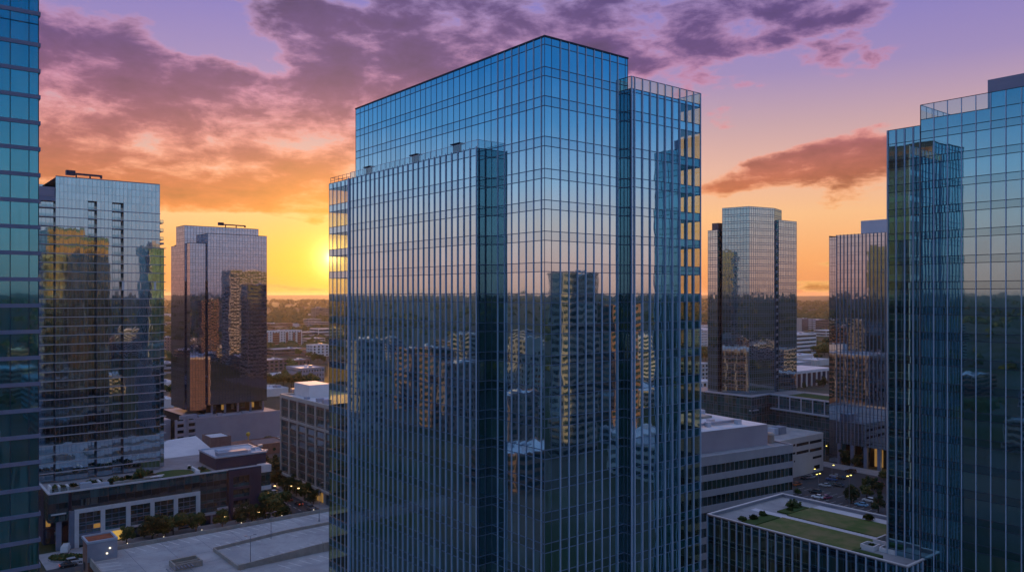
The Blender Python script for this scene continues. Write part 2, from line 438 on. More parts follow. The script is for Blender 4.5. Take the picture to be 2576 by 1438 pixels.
M['slate'] = solid('dark_slate_metal', (.030, .040, .085), (.024, .032, .068), .5, .4, .2)
M['bluest'] = solid('blue_grey_stone', (.16, .19, .27), (.13, .16, .22), .6, .4)
M['white'] = solid('white_roof_membrane', (.64, .63, .66), (.50, .50, .54), .7, .12)
M['whitep'] = solid('white_painted_wall', (.74, .70, .70), (.68, .64, .64), .7, .3)
M['roofg'] = solid('grey_roof_gravel', (.33, .34, .37), (.26, .27, .30), .9, .3)
M['brick'] = solid('red_brown_brick', (.27, .15, .12), (.21, .115, .095), .85, .8)
M['brick2'] = solid('mauve_brown_brick', (.24, .17, .17), (.19, .135, .135), .85, .8)
M['rust'] = solid('rust_red_roof', (.30, .085, .04), (.20, .06, .03), .85, .6)
M['red'] = solid('dark_red_metal', (.30, .055, .05), (.24, .045, .04), .6, .6)
M['asphalt'] = solid('asphalt', (.058, .060, .070), (.045, .047, .055), .85, .15)
M['pave'] = solid('pavement_concrete', (.30, .29, .31), (.24, .235, .25), .85, .3)
M['paint'] = solid('white_road_paint', (.70, .70, .68), (.55, .55, .54), .7, 1.5)
M['yellow'] = solid('yellow_road_paint', (.62, .42, .06), (.5, .34, .05), .7, 1.5)
M['lawn'] = solid('mown_grass', (.070, .125, .026), (.20, .17, .075), .95, .28, detail=10, bump=.3)
M['lawn2'] = solid('dark_lawn_grass', (.030, .070, .014), (.045, .085, .020), .95, .6, detail=6, bump=.3)
M['soil'] = solid('planter_soil', (.06, .045, .035), (.04, .035, .03), .95, 1)
M['leaf'] = solid('leaf_green', (.030, .062, .016), (.060, .090, .022), .7, 1.1)
M['leaf_d'] = solid('leaf_dark_green', (.016, .036, .014), (.030, .055, .018), .7, 1.1)
M['leaf_y'] = solid('leaf_yellow_green', (.075, .105, .02), (.10, .12, .03), .7, 1.1)
M['bark'] = solid('bark', (.07, .05, .04), (.05, .035, .03), .9, 3)
M['pole'] = solid('galvanised_pole', (.25, .27, .31), (.2, .22, .26), .4, 1, .6)
M['tyre'] = solid('tyre_rubber', (.015, .015, .017), (.012, .012, .013), .8)
M['rim'] = solid('alloy_rim', (.4, .4, .42), (.3, .3, .32), .3, 1, .8)
M['carglass'] = solid('car_glass', (.015, .02, .025), (.012, .016, .02), .06, spec=.6)
M['lampw'] = emit('warm_lamp', (1, .66, .26), 5.0)
M['lampy'] = emit('yellow_lamp', (1, .80, .18), 4.0)
M['lampc'] = emit('cool_white_lamp', (1, .86, .62), 2.2)
M['litwin'] = emit('lit_window', (1, .60, .14), .55)
M['litdim'] = emit('dim_lit_window', (1, .55, .16), .24)
M['tail'] = emit('tail_light', (1, .12, .04), 2.0)
def carpaint():
    m, nt = newmat('car_paint'); p = nt.n('ShaderNodeBsdfPrincipled'); oi = nt.n('ShaderNodeObjectInfo')
    nt.t.links.new(oi.outputs['Color'], p.inputs['Base Color']); p.inputs['Roughness'].default_value = .3; p.inputs['Coat Weight'].default_value = .6
    out(nt, p.outputs[0]); return m
M['car'] = carpaint()
# ------------------------------------------------------------------ central glass tower
def tower_rows(zlow, ztop):
    b = [(107.45, 106.49, 1), (106.49, 103.69, 0), (103.69, 102.56, 1), (102.56, 100.03, 0), (100.03, 98.8, 1), (98.8, 94.95, 0),
         (94.95, 93.75, 1), (93.75, 90.9, 0), (90.9, 89.7, 1), (89.7, 86.97, 0), (86.97, 85.82, 1)]
    z = 85.82
    while z > 0:
        b.append((z, z - 2.78, 0)); b.append((z - 2.78, z - 3.93, 1)); z -= 3.93
    r = []
    for hi, lo_, k in b:
        hi = min(hi, ztop); lo_ = max(lo_, zlow)
        if hi - lo_ > .12: r.append((lo_, hi, k))
    return r
C = at(1370, 100.0)
LB = along(C, B, 1579)
LA = along(C, A, 895)
W = C + A * 10.97 - B * 2.54
WL = along(W, A, 828)
WF = WL - (LA - 10.97)            # the part of the wing past the end of the tall block
RC = Vector((16.17, 107.97))
ZW = 94.75
tw = thing('glass_office_tower', 'tallest central blue glass tower with a lower finned wing and roof terrace', 'office tower', (C.x + 5, C.y + 15, 0))
MM = [M['g_main'], M['g_main_sp'], M['g_main_clear']]
MB_ = [M['g_back'], M['g_main_shaded_sp'], M['g_main_clear']]
MD = [M['g_main_shaded'], M['g_main_shaded_sp'], M['g_main_clear']]
rows = tower_rows(0, 107.45)
q = rect(C, LA, LB)
lc = [0]
x = .62
cl = [LA]
while LA - x > .4: cl.append(LA - x); x += 1.5
cl.append(0); cl.sort()
facade(tw, q[3], q[0], rows, cl, MM, (.05, .04), (.085, .05), M['mull_l'])
cr = [0, 1.15]; 
while cr[-1] + 1.5 < LB - .3: cr.append(cr[-1] + 1.5)
cr.append(LB)
facade(tw, q[0], q[1], rows, cr, MM, (.05, .04), (.085, .05), M['mull_l'])
facade(tw, q[1], q[2], rows, cols_even(LA, 1.5), MB_, (.05, .04), (.085, .05), M['mull_l'])
facade(tw, q[2], q[3], rows, cols_even(LB, 1.5), MB_, (.05, .04), (.085, .05), M['mull_l'])
b = MB(); b.face([P3(p, 106.6) for p in q]); b.build('roof', M['roofg'], tw)
b = MB()
for i in range(4): b.bar(q[i], q[(i+1) % 4], -.3, .10, 107.40, 107.62, ext=.10 if i % 2 else -.31)
b.build('parapet', M['mull'], tw)
# finned wing on the left
wr = tower_rows(0, ZW)
w0 = W + A * WL
NB = 5; CLR = 7.65
wc = [CLR * i / NB for i in range(NB + 1)] + [CLR + (WL - CLR) * i / 25 for i in range(1, 26)]
def pk(i, j, k): return 2 if (k == 0 and i < 5) else k
facade(tw, w0, W, wr, wc, MM, (.05, .04), (.085, .05), M['mull_l'], pick=pk)
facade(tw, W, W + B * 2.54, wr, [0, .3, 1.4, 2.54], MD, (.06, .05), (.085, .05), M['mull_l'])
facade(tw, w0 + B * 10, w0, wr, cols_even(10, 1.67), MM, (.06, .05), (.085, .05), M['mull_l'], pick=lambda i, j, k: 2 if k == 0 else k)
facade(tw, w0 - A * WF + B * 10, w0 + B * 10, wr, cols_even(WF, 1.5), MB_, (.06, .05), (.085, .05), M['mull_l'])
fins(tw, w0, W, wc[6:], 0, ZW + .2, .11, .14, M['fin'])
fins(tw, w0, W, wc[1:5], 0, ZW - .2, .10, .10, M['fin'])
fins(tw, w0, W, [CLR], 0, ZW + .2, .4, .22, M['fin'], 'corner_pier')
b = MB(); b.face([P3(p, ZW - .4) for p in rect(W, WL - WF, 2.54)]); b.face([P3(p, ZW - .4) for p in rect(w0 - A * WF, WF, 10)]); b.build('terrace_floor', M['pave'], tw)
fl = MB()
for z0, z1, k in wr:
    if k == 1:
        fl.prism(rect(w0 - A * 10.2 + B * .12, 10.2 - WF, 2.3), z0 + .1, z1 - .1); fl.prism(rect(w0 - A * (WF - .003) + B * .12, WF - .15, 9.7), z0 + .1, z1 - .1)
fl.prism(rect(w0 - A * 10.5 + B * .1, .3, 2.36), 0, ZW - .5)
fl.build('corner_office_floors', M['dark'], tw)
# terrace glass balustrade, open rail at the far corner, little terrace doors
def balustrade(parent, p0, p1, z, h=1.15, name='balustrade', step=1.5):
    L_ = (Vector(p1) - Vector(p0)).length
    facade(parent, p0, p1, [(z, z + h, 0)], cols_even(L_, step), [M['g_rail']], (.05, .03), (.05, .03), M['fin2'], name=name)
balustrade(tw, W + A * (WL - CLR) + B * .25, W + B * .25, ZW)
balustrade(tw, W + B * .2 + A * .05, W + B * 2.5 + A * .05, ZW)
b = MB()
e0 = W + A * WL; e1 = W + A * (WL - CLR)
for zz in (ZW + .5, ZW + 1.05): b.bar(e0 + B * .3, e1 + B * .3, -.03, .03, zz - .03, zz + .03)
b.bar(e0 - A * .3 + B * 4.3, e0 - A * .3 + B * .3, -.03, .03, ZW + 1.02, ZW + 1.08)
for i in range(6):
    p = e0 + (e1 - e0) * (i / 5) + B * .3; b.box(p, .06, .06, ZW - .1, ZW + 1.1)
b.build('terrace_railing', M['mull_l'], tw)
for px in (928, 1045, 1150):
    t = along(C, A, px); p = C + A * t
    b = MB(); b.bar(p + A * .9, p - A * .9, .08, .14, ZW - .35, ZW + 1.9); b.bar(p + A * 1.0, p - A * 1.2, .08, .55, ZW + 1.92, ZW + 2.06)
    b.build('terrace_door', M['mull'], tw)
# fins on the tall block beside the wing and on the right face
fins(tw, C + A * 10.9, C, [10.9 - .62 - 1.5 * i for i in range(7)], 0, 107.4, .10, .10, M['fin'])
fins(tw, q[0], q[1], [c for c in cr[2:10]], 0, 107.4, .10, .12, M['fin'])
# right wing
RL = along(RC, B, 1761)
rq = rect(RC, 40, RL)
rr = [(103.0, 104.65, 2)] + [r for r in tower_rows(0, 103.0)]
rc = [0, .6] + [.6 + (RL - .6) * i / 9 for i in range(1, 10)]
def pr(i, j, k): return 2 if (k == 2 or (k == 0 and i >= 7)) else k
facade(tw, rq[0], rq[1], rr, rc, MM, (.06, .05), (.09, .05), M['mull_l'], pick=pr)
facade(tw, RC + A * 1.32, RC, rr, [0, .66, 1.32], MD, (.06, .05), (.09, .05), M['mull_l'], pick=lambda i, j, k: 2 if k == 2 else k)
facade(tw, rq[1], rq[2], rr, cols_even(40, 1.5), MB_, (.06, .05), (.09, .05), M['mull_l'], pick=lambda i, j, k: 2 if (k == 2 or (k == 0 and i < 5)) else k)
facade(tw, rq[2], rq[3], rr, cols_even(RL, 1.5), MB_, (.06, .05), (.09, .05), M['mull_l'], pick=lambda i, j, k: 1 if k == 2 else k)
b = MB(); b.face([P3(p, 102.9) for p in rq]); b.build('wing_roof', M['roofg'], tw)
fins(tw, rq[0], rq[1], rc, 0, 104.65, .13, .18, M['fin'])
fl = MB()
for z0, z1, k in rr:
    if k == 1: fl.prism(rect(RC + A * .12 + B * (RL - 5.5), 8.2, 5.35), z0 + .1, z1 - .1)
fl.prism(rect(RC + A * .1 + B * (RL - 5.8), 8.2, .25), 0, 102.4); fl.prism(rect(RC + A * 8.4 + B * (RL - 5.8), .25, 5.65), 0, 102.4)
fl.build('corner_office_floors', M['dark'], tw)
for i in (7, 8, 9):
    b = MB(); b.prism(rect(RC + A * .3 + B * (rc[i] + .1), .12, .62), 0, 102.8); b.build('interior_column', M['mull_l'], tw)

# ------------------------------------------------------------------ near tower at the left edge
E = at(97, 102.0)
t1 = thing('teal_glass_tower', 'teal glass tower with blue-grey floor bands, cut off by the left edge of the photo', 'tower', (E.x - 12, E.y, 0))
zb = [110.96, 106.98]
while zb[-1] > 3: zb.append(zb[-1] - 3.33)
zb = [118.3, 114.6] + zb
lc = [0, 1.06] + [1.06 + 2.04 * i for i in range(1, 24)]
Lw = lc[-1]
e0 = E - B * Lw
T1R = []
for i in range(len(zb) - 1): T1R.append((zb[i + 1], zb[i], 0))
fc = sorted(Lw - c for c in lc)
facade(t1, e0, E, T1R, fc, [M['g_left']], (.09, .05), (.05, .03), M['mull'])
facade(t1, E, E + A * 10, T1R, cols_even(10, 2.0), [M['g_left']], (.09, .05), (.05, .03), M['mull'])
facade(t1, E + A * 10, e0 + A * 10, T1R, cols_even(Lw, 2.0), [M['g_left']], (.09, .05), (.05, .03), M['mull'])
facade(t1, e0 + A * 10, e0, T1R, cols_even(10, 2.0), [M['g_left']], (.09, .05), (.05, .03), M['mull'])
qq = rect(e0, 24, Lw)
for z in zb:
    b = MB(); b.prism(rect(e0 - A * .14 - B * .14, 10.28, Lw + .36), z - .25, z + .25); b.build('floor_band', M['band'], t1)
b = MB(); b.bar(e0, E, .02, .08, 109.55, 109.65); b.build('transom', M['mull'], t1)

# ------------------------------------------------------------------ apartment tower behind it (balconies, pale slabs)
R0 = at(402, 267.0)
t2 = thing('apartment_tower', 'glass apartment tower with pale slab edges and stacked recessed balconies, at left', 'apartment tower', (R0.x - 15, R0.y, 17))
def off(px): return -along(R0, -B, px) if False else along(R0, B, px)    # negative going left
o_l, o_a, o_b, o_c, o_d, o_e = off(95) - 2.5, off(140), off(221), off(244), off(282), off(311)
def pB(o, back=0): return R0 + B * o + A * back
FH = 2.84
zs = []; z = 17.0
while z < 104.5: zs.append(z); z += FH
ztop = 112.0
zf = [17 + FH * i for i in range(31)]
rows_low = [(zf[i] + .0, zf[i + 1], 0) for i in range(30)] + [(zf[30], 105.0, 0)]
rows_all = rows_low + [(105.0, 107.3, 0), (107.3, 109.6, 0), (109.6, 112, 0)]
G2 = [M['g_curve']]
def seg(a, c, rows, back=0, w=1.2):
    facade(t2, pB(a, back), pB(c, back), rows, cols_even(c - a, w), G2, (.06, .04), (.05, .03), M['mull_l'])
seg(o_a, o_b, rows_all); seg(o_c, o_d, rows_all); seg(o_e, 0, rows_all)
for a, c in ((o_b, o_c), (o_d, o_e)):
    seg(a, c, [r for r in rows_all if r[0] >= 104.9]); seg(a, c, rows_low, 1.8, 1.3)
    for x_ in (a, c):
        b = MB(); b.prism(rect(pB(x_ - .1, .02), 1.8, .2), 17, 105); b.build('recess_side_wall', M['slate'], t2)
    b = MB(); b.prism(rect(pB(a, .02), 1.8, c - a), 104.85, 105.0); b.build('recess_ceiling', M['slate'], t2)
zl = 105.2
seg(o_l, o_a, rows_low, 1.8, 1.3)
b = MB(); b.prism(rect(pB(o_a - .1, .02), 1.8, .2), 17, 108.5); b.build('recess_side_wall', M['slate'], t2)
b = MB(); b.prism(rect(pB(o_l, .4), 18, o_a - o_l), 105.6, 108.6); b.build('rooftop_plant_room', M['mech'], t2)
b = MB(); b.prism(rect(pB(o_l, -.1), 2, o_a - o_l), 104.2, 105.5); b.build('roof_fascia', M['band'], t2)
DP = 24
facade(t2, pB(0), pB(0, DP), rows_all, cols_even(DP, 1.3), G2, (.06, .04), (.05, .03), M['mull_l'])
facade(t2, pB(0, DP), pB(o_l, DP), rows_all, cols_even(-o_l, 1.3), G2, (.06, .04), (.05, .03), M['mull_l'])
facade(t2, pB(o_l, DP), pB(o_l, 1.8), rows_low, cols_even(DP - 1.8, 1.3), G2, (.06, .04), (.05, .03), M['mull_l'])
b = MB(); b.face([P3(p, 111.7) for p in rect(pB(o_a), DP, -o_a)]); b.build('roof', M['roofg'], t2)
for i, z in enumerate(zf[1:]):
    b = MB(); b.prism(rect(pB(o_l, -.14), 2.4, -o_l + .14), z - .13, z + .13); b.build('floor_slab', M['slab'], t2)
for i, z in enumerate(zf):
    for a, c in ((o_b, o_c), (o_d, o_e), (o_l, o_a)):
        facade(t2, pB(a, -.10), pB(c, -.10), [(z + .14, z + 1.15, 0)], cols_even(c - a, 1.3), [M['g_rail']], (.04, .03), (.05, .04), M['mull_l'], name='balcony_rail', grid=False)
b = MB(); b.bar(pB(o_a), pB(0), -.3, .1, 111.9, 112.15); b.bar(pB(0), pB(0, DP), -.3, .1, 111.9, 112.15, ext=-.31); b.build('parapet', M['mull_l'], t2)
# set-back bay on the right edge with its corner balconies
zr = [r for r in rows_low if r[1] < 92.6]
S0 = pB(0.02, 3)
facade(t2, S0, S0 + B * 2.1, zr, [0, 1.05, 2.1], G2, (.06, .04), (.05, .03), M['mull_l'])
facade(t2, S0 + B * 2.1, S0 + B * 2.1 + A * 14, zr, cols_even(14, 1.3), G2, (.06, .04), (.05, .03), M['mull_l'])
b = MB(); b.prism(rect(S0, 14, 2.1), 92.2, 92.8); b.build('side_bay_roof', M['slab'], t2)
for z in zf[3:30]:
    b = MB()
    if z < 92:
        b.prism(rect(S0 - A * 1.3 + B * .3, 1.3, 2.2), z - .1, z + .1); b.build('corner_balcony', M['slab'], t2)
    else:
        b.prism(rect(S0 + A * 0 + B * .0, 5, 2.0), z - .1, z + .1)
        bal = b.build('corner_balcony', M['slab'], t2)
        facade(bal, S0 + B * .05, S0 + B * 1.95, [(z + .1, z + 1.1, 0)], [0, 1, 1.9], [M['g_rail']], (.05, .04), (.05, .04), M['mull_l'], name='rail')
b = MB(); b.prism(rect(pB(o_e - .5, -.12), .3, .7), zf[21] + .13, zf[22] - .13); b.prism(rect(pB(-1.9, -.12), .3, .7), zf[21] + .13, zf[22] - .13); b.build('terrace_column', M['whitep'], t2)

def roof_crane(name, label, p0, p1, z, hgt):
    p0 = Vector(p0); p1 = Vector(p1); d = (p1 - p0).normalized(); n = Vector((d.y, -d.x))
    t = thing(name, label, 'roof crane', (p0.x, p0.y, z))
    m_ = (p0 + p1) / 2
    b = MB(); b.bar(p0, p1, -.3, .3, z + hgt - .35, z + hgt + .25); b.build('boom', M['slate'], t)
    b = MB(); b.bar(p0 - d * 1.4, p0 + d * 1.2, -.8, .8, z + hgt - .6, z + hgt + .9); b.build('counterweight', M['slate'], t)
    for f_ in (.18, .62):
        b = MB(); p = p0 + (p1 - p0) * f_; b.tube(P3(p, z), P3(p, z + hgt - .3), .28); b.build('mast', M['slate'], t)
    b = MB(); b.bar(p1 - d * .5, p1 + d * .1, -.4, .4, z + hgt - .9, z + hgt + .1); b.build('pulley_head', M['slate'], t)
roof_crane('roof_crane', 'dark window cleaning crane on top of the balcony apartment tower', at(178, 256), at(256, 262), 111.7, 2.4)

# ------------------------------------------------------------------ bronze glass tower near the sun
Q = at(523, 402.0)
t3 = thing('bronze_glass_tower', 'stepped grey-bronze glass tower left of the sun, standing on a blank-walled parking podium', 'tower', (Q.x + 12, Q.y + 15, 14.3))
r3 = along(Q, B, 671)
G3 = [M['g_bronze'], M['g_bronze']]
mr = floors(19.5, 106.0, 3.3, 1.1)
glass_box(t3, Q, 34, r3, mr, 1.45, G3, M['mull'], bar=(.10, .05), hbar=(.10, .05), roofmat=M['roofg'])
c0 = along(Q, B, 481)            # left block, slightly behind
CB = Q + B * c0 + A * 2.0
glass_box(t3, CB, 26, -c0 - .05, floors(17, 101.0, 3.3, 1.1), 1.45, G3, M['mull'], bar=(.10, .05), hbar=(.10, .05), roofmat=M['roofg'])
c1 = along(Q + A * 9, B, 464)
UB = Q + A * 9 + B * c1
u2 = along(UB, B, 650)
glass_box(t3, UB, 14, u2, floors(17, 110.2, 3.3, 1.1), 1.45, G3, M['mull'], bar=(.10, .05), hbar=(.10, .05), roofmat=M['roofg'])
LBk = UB + A * 14.05 - B * .0
glass_box(t3, LBk, 9, 20, floors(17, 100.5, 3.3, 1.1), 1.45, G3, M['mull'], bar=(.10, .05), hbar=(.10, .05), roofmat=M['roofg'])
for i in range(5):
    b = MB(); p = Q + B * (2 + i * (r3 - 4) / 4) + A * 1.0; b.prism(rect(p, .9, .9), 14.3, 19.5); b.build('column', M['bluest'], t3)
b = MB(); b.prism(rect(Q + A * 4, 26, r3), 14.3, 19.45); b.build('lobby', M['dark'], t3)
for i in range(6):
    b = MB(); p = Q + B * (3 + i * 5) + A * 3.9; b.bar(p, p + B * 2.2, 0, .06, 16, 18.6); b.build('lobby_window', M['litdim'] if i in (1, 4) else M['g_dark'], t3)
roof_crane('roof_crane', 'thin orange-brown roof crane on the bronze glass tower', at(556, 414), at(617, 424), 110.2, 1.6)

# parking podium under it
v0, v1 = onz(493, 1129, 0), onz(706, 1102, 0)
dv = (v1 - v0).normalized(); nv = Vector((-dv.y, dv.x))
pg = thing('parking_podium', 'mauve-grey parking podium with long blank wall and open slots at its left', 'parking garage', (v0.x, v0.y, 0))
lw_ = along(v0, dv, 441)
vl = v0 + dv * lw_
Lp = (v1 - vl).length
b = MB(); b.prism(rect(v0, 48, (v1 - v0).length, nv, dv), 0, 14.3); b.build('blank_wall', M['mauve'], pg)
b = MB(); b.bar(v0, v1, -.4, .05, 14.3, 14.9); b.build('parapet', M['mauve'], pg)
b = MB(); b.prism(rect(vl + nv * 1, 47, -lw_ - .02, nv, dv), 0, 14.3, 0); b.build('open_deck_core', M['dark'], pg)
for k in range(5):
    b = MB(); b.prism(rect(vl, 1.0, -lw_ - .03, nv, dv), 1.6 + 3.0 * k - .6, 1.6 + 3.0 * k + .7); b.build('spandrel', M['mauve'], pg)
for f_ in (0, .42, .52, .97):
    b = MB(); b.prism(rect(vl + dv * (-lw_) * f_ - nv * .06, 1.03, 1.0 if f_ != .42 else 2.2, nv, dv), 0, 15.0); b.build('pier', M['mauve'], pg)
va = vl - dv * 6
b = MB(); b.prism(rect(va + nv * 6, 40, 5.9, nv, dv), 0, 14.8); b.build('stair_core', M['mauve'], pg)
for px_, w_, h_ in ((500, 4, 1.3), (520, 3, 1.6), (548, 2.5, 1.2), (470, 5, 2.0), (455, 3, 1.6), (610, 3, 1.0)):
    t_ = along(v0 + nv * 5, dv, px_); p = v0 + nv * 5 + dv * t_
    b = MB(); b.prism(rect(p, 2.4, w_, nv, dv), 14.32, 14.3 + h_); b.build('rooftop_unit', M['greym'], pg)

# ------------------------------------------------------------------ faceted tower, right of centre
ap = at(1885, 400.0); lf = at(1817, 408.6); rf = at(1948, 408.6); rb = at(1966, 419.4)
t5 = thing('faceted_glass_tower', 'pale faceted glass tower with angled front and two lower shoulders, right of the central tower', 'tower', (ap.x, ap.y + 15, 25))
G5 = [M['g_oct'], M['g_oct']]
def facet(parent, p, q_, z0, z1, fh=3.6, cw=1.5, mats=G5):
    facade(parent, p, q_, floors(z0, z1, fh, 1.0), cols_even((Vector(q_) - Vector(p)).length, cw), mats, (.13, .06), (.2, .07), M['mull_l'])
bk1 = rb + Vector((2, 14)); bk2 = lf + Vector((9, 24))
for p, q_ in ((lf, ap), (ap, rf), (rf, rb), (rb, bk1), (bk1, bk2), (bk2, lf)): facet(t5, p, q_, 25, 119.5)
b = MB(); b.face([P3(p, 119.2) for p in (lf, ap, rf, rb, bk1, bk2)]); b.build('roof', M['roofg'], t5)
sR = at(1959, 412); eR = at(2004, 421.9); dR = (eR - sR).normalized(); nR = Vector((-dR.y, dR.x))
lR = (eR - sR).length
for p, q_ in ((sR, eR), (eR, eR + nR * 26), (sR + nR * 4, sR)): facet(t5, p, q_, 25, 113.8)
b = MB(); b.face([P3(p, 113.6) for p in rect(sR, 26, lR, nR, dR)]); b.build('shoulder_roof', M['roofg'], t5)
sL = at(1805, 412); eL = sL + A * 6.2
sL2 = at(1781, 417.5)
for p, q_ in ((sL2, sL), (sL, sL + B * 3.2), (sL2 + B * 14, sL2)): facet(t5, p, q_, 25, 108.7)
b = MB(); b.face([P3(p, 108.4) for p in (sL, sL + B * 12, sL2 + B * 14, sL2)]); b.build('shoulder_roof', M['roofg'], t5)
b = MB(); b.prism([sL + B * 2 + A * 1, sL + B * 6 + A * 1, sL + B * 6 + A * 5, sL + B * 2 + A * 5], 108.4, 112.5); b.build('rooftop_plant_room', M['brick2'], t5)
# balconies in the dark slots between the shoulders and the middle
slot = at(1950.5, 411.5)
for k in range(22):
    z = 108 - 3.6 * k
    b = MB(); b.bar(slot, slot + dR * 2.6, -.9, .35, z, z + 1.2); b.build('slot_balcony', M['slab'] if k < 12 else M['greym'], t5)
# its podium
pa, pb_, pc, pd = onz(1777, 986, 25), onz(1891, 999, 25), onz(1934, 992, 25), onz(2082, 1011, 25)
pod = thing('podium_building', 'dark blue glass podium with pale roof edges at the foot of the faceted tower', 'podium building', (pb_.x, pb_.y, 0))
pdir = (pd - pc).normalized(); pd2 = pd + pdir * 14
for p, q_ in ((pa, pb_), (pb_, pc), (pc, pd2), (pd2, pd2 + B * 30), (pa + B * 4 + A * 30, pa)):
    facade(pod, p, q_, floors(0, 25, 4.2, 1.2), cols_even((q_ - p).length, 2.2), [M['g_teal'], M['g_teal']], (.10, .08), (.14, .08), M['mull_l'])
for p, q_ in ((pa, pb_), (pb_, pc), (pc, pd2)):
    b = MB(); b.bar(p, q_, -.5, .5, 25, 25.7, ext=.3); b.build('roof_edge', M['fin2'], pod)
pl = [pa, pb_, pc, pd2, pd2 + B * 30, pd2 + B * 30 + A * 50, pa + A * 34 + B * 4]
b = MB(); b.face([P3(p, 25.02) for p in pl]); b.build('roof_deck', M['pave'], pod)
b = MB(); b.bar(pc + pdir * 2 , pd2, .02, 1.6, 18.2, 18.9); b.build('ledge', M['fin2'], pod)
b = MB(); b.bar(pb_ + A * 1.2 - B * .6, pb_ + B * 5, .05, .8, 18.2, 18.8); b.build('ledge', M['fin2'], pod)
for i in range(5):
    b = MB(); p = pc + pdir * (6 + 6.5 * i); b.bar(p, p + pdir * .5, .02, .35, 18.9, 25); b.build('pilaster', M['fin2'], pod)
lw2 = MB(); lw2.face([P3(p, 25.06) for p in (pc + B * 5 + pdir * 8, pc + B * 5 + pdir * 40, pc + B * 20 + pdir * 40, pc + B * 20 + pdir * 8)]); lw2.build('roof_lawn', M['lawn2'], pod)

# ------------------------------------------------------------------ finned tower, right
t6p = at(2105, 355.0)
t6 = thing('finned_glass_tower', 'grey-blue finned tower on tall blue columns over a lit lobby by the parking lot', 'tower', (t6p.x, t6p.y, 0))
G6 = [M['g_fin'], M['g_fin']]
L6 = 62.0
n6 = t6p - A * L6
r6 = floors(9.3, 101.6, 3.9, 1.2)
facade(t6, t6p, n6, r6, cols_even(L6, 1.67), G6, (.06, .05), (.12, .06), M['mull'])
facade(t6, n6, n6 + B * 30, r6, cols_even(30, 1.67), G6, (.06, .05), (.12, .06), M['mull'])
facade(t6, n6 + B * 30, t6p + A * 4 + B * 30, r6, cols_even(L6 + 4, 1.67), G6, (.06, .05), (.12, .06), M['mull'])
facade(t6, t6p + A * 4 + B * 30, t6p + A * 4 + B * .7, r6, cols_even(29.3, 1.67), G6, (.06, .05), (.12, .06), M['mull'])
facade(t6, t6p + A * 4 + B * .7, t6p + B * .7, floors(0, 101.0, 3.9, 1.2), cols_even(4, 1.33), G6, (.06, .05), (.12, .06), M['mull'])
fins(t6, t6p, n6, cols_even(L6, 1.67), 9.3, 101.8, .22, .32, M['fin3'])
b = MB(); b.face([P3(p, 101.3) for p in rect(n6, L6 + 4, 30)]); b.build('roof', M['roofg'], t6)
b = MB(); b.face([P3(p, 9.28) for p in reversed(rect(n6, L6, 30))]); b.build('soffit', M['conc'], t6)
ph = at(2157, 352.0)
b = MB(); b.prism(rect(ph + B * 3 - A * 34, 34, 16), 101.3, 107.9); b.build('penthouse', M['fin2'], t6)
for i in range(11):
    b = MB(); p = t6p - A * (0.3 + 6.0 * i) ; b.prism(rect(p - A * 1.5, 1.5, 1.3), 0, 9.3); b.build('column', M['bluest'], t6)
b = MB(); b.prism(rect(n6 + B * 6, L6 - 1, 22), 0, 9.25); b.build('lobby', M['dark'], t6)
for i in range(10):
    p = t6p - A * (2.2 + 6.0 * i)
    b = MB(); b.bar(p + B * 5.95, p - A * 3.8 + B * 5.95, 0, .08, .4, 8.6); b.build('lobby_window', M['litdim'] if i in (2, 3, 4, 7) else M['g_dark'], t6)
for i in (2, 3, 4):
    p = t6p - A * (3.6 + 6.0 * i) + B * 3
    b = MB(); b.prism(rect(p, 1.0, 1.6), 8.95, 9.2); b.build('ceiling_lamp', M['lampw'], t6)
b = MB(); p = t6p - A * 21 + B * 5.9; b.bar(p, p - A * 2.6, 0, .12, .3, 2.3); b.build('lobby_entrance', M['lampw'], t6)

# ------------------------------------------------------------------ right-hand tower
RT = at(2316, 124.2)
t7 = thing('blue_glass_tower', 'blue glass tower at the right edge, its grid facade mirroring another tower', 'office tower', (RT.x + 10, RT.y, 0))
G7 = [M['g_right'], M['g_right_sp'], M['g_rail']]
nr_ = RT - A * 20
zz = 104.6
r7 = [(102.3, 104.6, 2), (100.4, 102.3, 1), (99.25, 100.4, 1)]
z = 99.25
while z > .5:
    r7.append((max(0, z - 2.75), z, 0)); z -= 2.75
    if z <= .5: break
    r7.append((max(0, z - 1.14), z, 1)); z -= 1.14
def p7(i, j, k): return (2 if i < 5 else 1) if k == 2 else k
facade(t7, RT, nr_, r7, cols_even(20, 1.95), G7, (.09, .06), (.09, .05), M['mull'], pick=p7)
facade(t7, nr_, nr_ + B * 34, r7, cols_even(34, 1.95), G7, (.09, .06), (.09, .05), M['mull'], pick=lambda i, j, k: 1 if k == 2 else k)
facade(t7, nr_ + B * 34, RT + B * 34, r7, cols_even(20, 1.95), G7, (.09, .06), (.09, .05), M['mull'], pick=lambda i, j, k: 1 if k == 2 else k)
facade(t7, RT + B * 34, RT, r7, cols_even(34, 1.95), G7, (.09, .06), (.09, .05), M['mull'])
fins(t7, RT, nr_, cols_even(20, 1.95)[1:], 0, 104.5, .11, .12, M['fin'])
b = MB(); b.face([P3(p, 102.2) for p in rect(nr_, 20, 34)]); b.build('roof', M['roofg'], t7)
b = MB(); b.prism(rect(at(2467, 119.6) + B * 2.6 - A * 11, 11, 20), 102.2, 107.7); b.build('penthouse', M['mech'], t7)
SB = RT + B * .35 + A * .02; sl = along(SB, A, 2232)
r7b = [r for r in r7 if r[1] <= 99.4]; r7b = [(99.25, 101.5, 1)] + r7b
facade(t7, SB + A * sl, SB, r7b, [0] + [sl - 1.35 * k for k in (3, 2, 1)] + [sl] if sl > 4.4 else cols_even(sl, 1.35), G7, (.09, .06), (.09, .05), M['mull'])
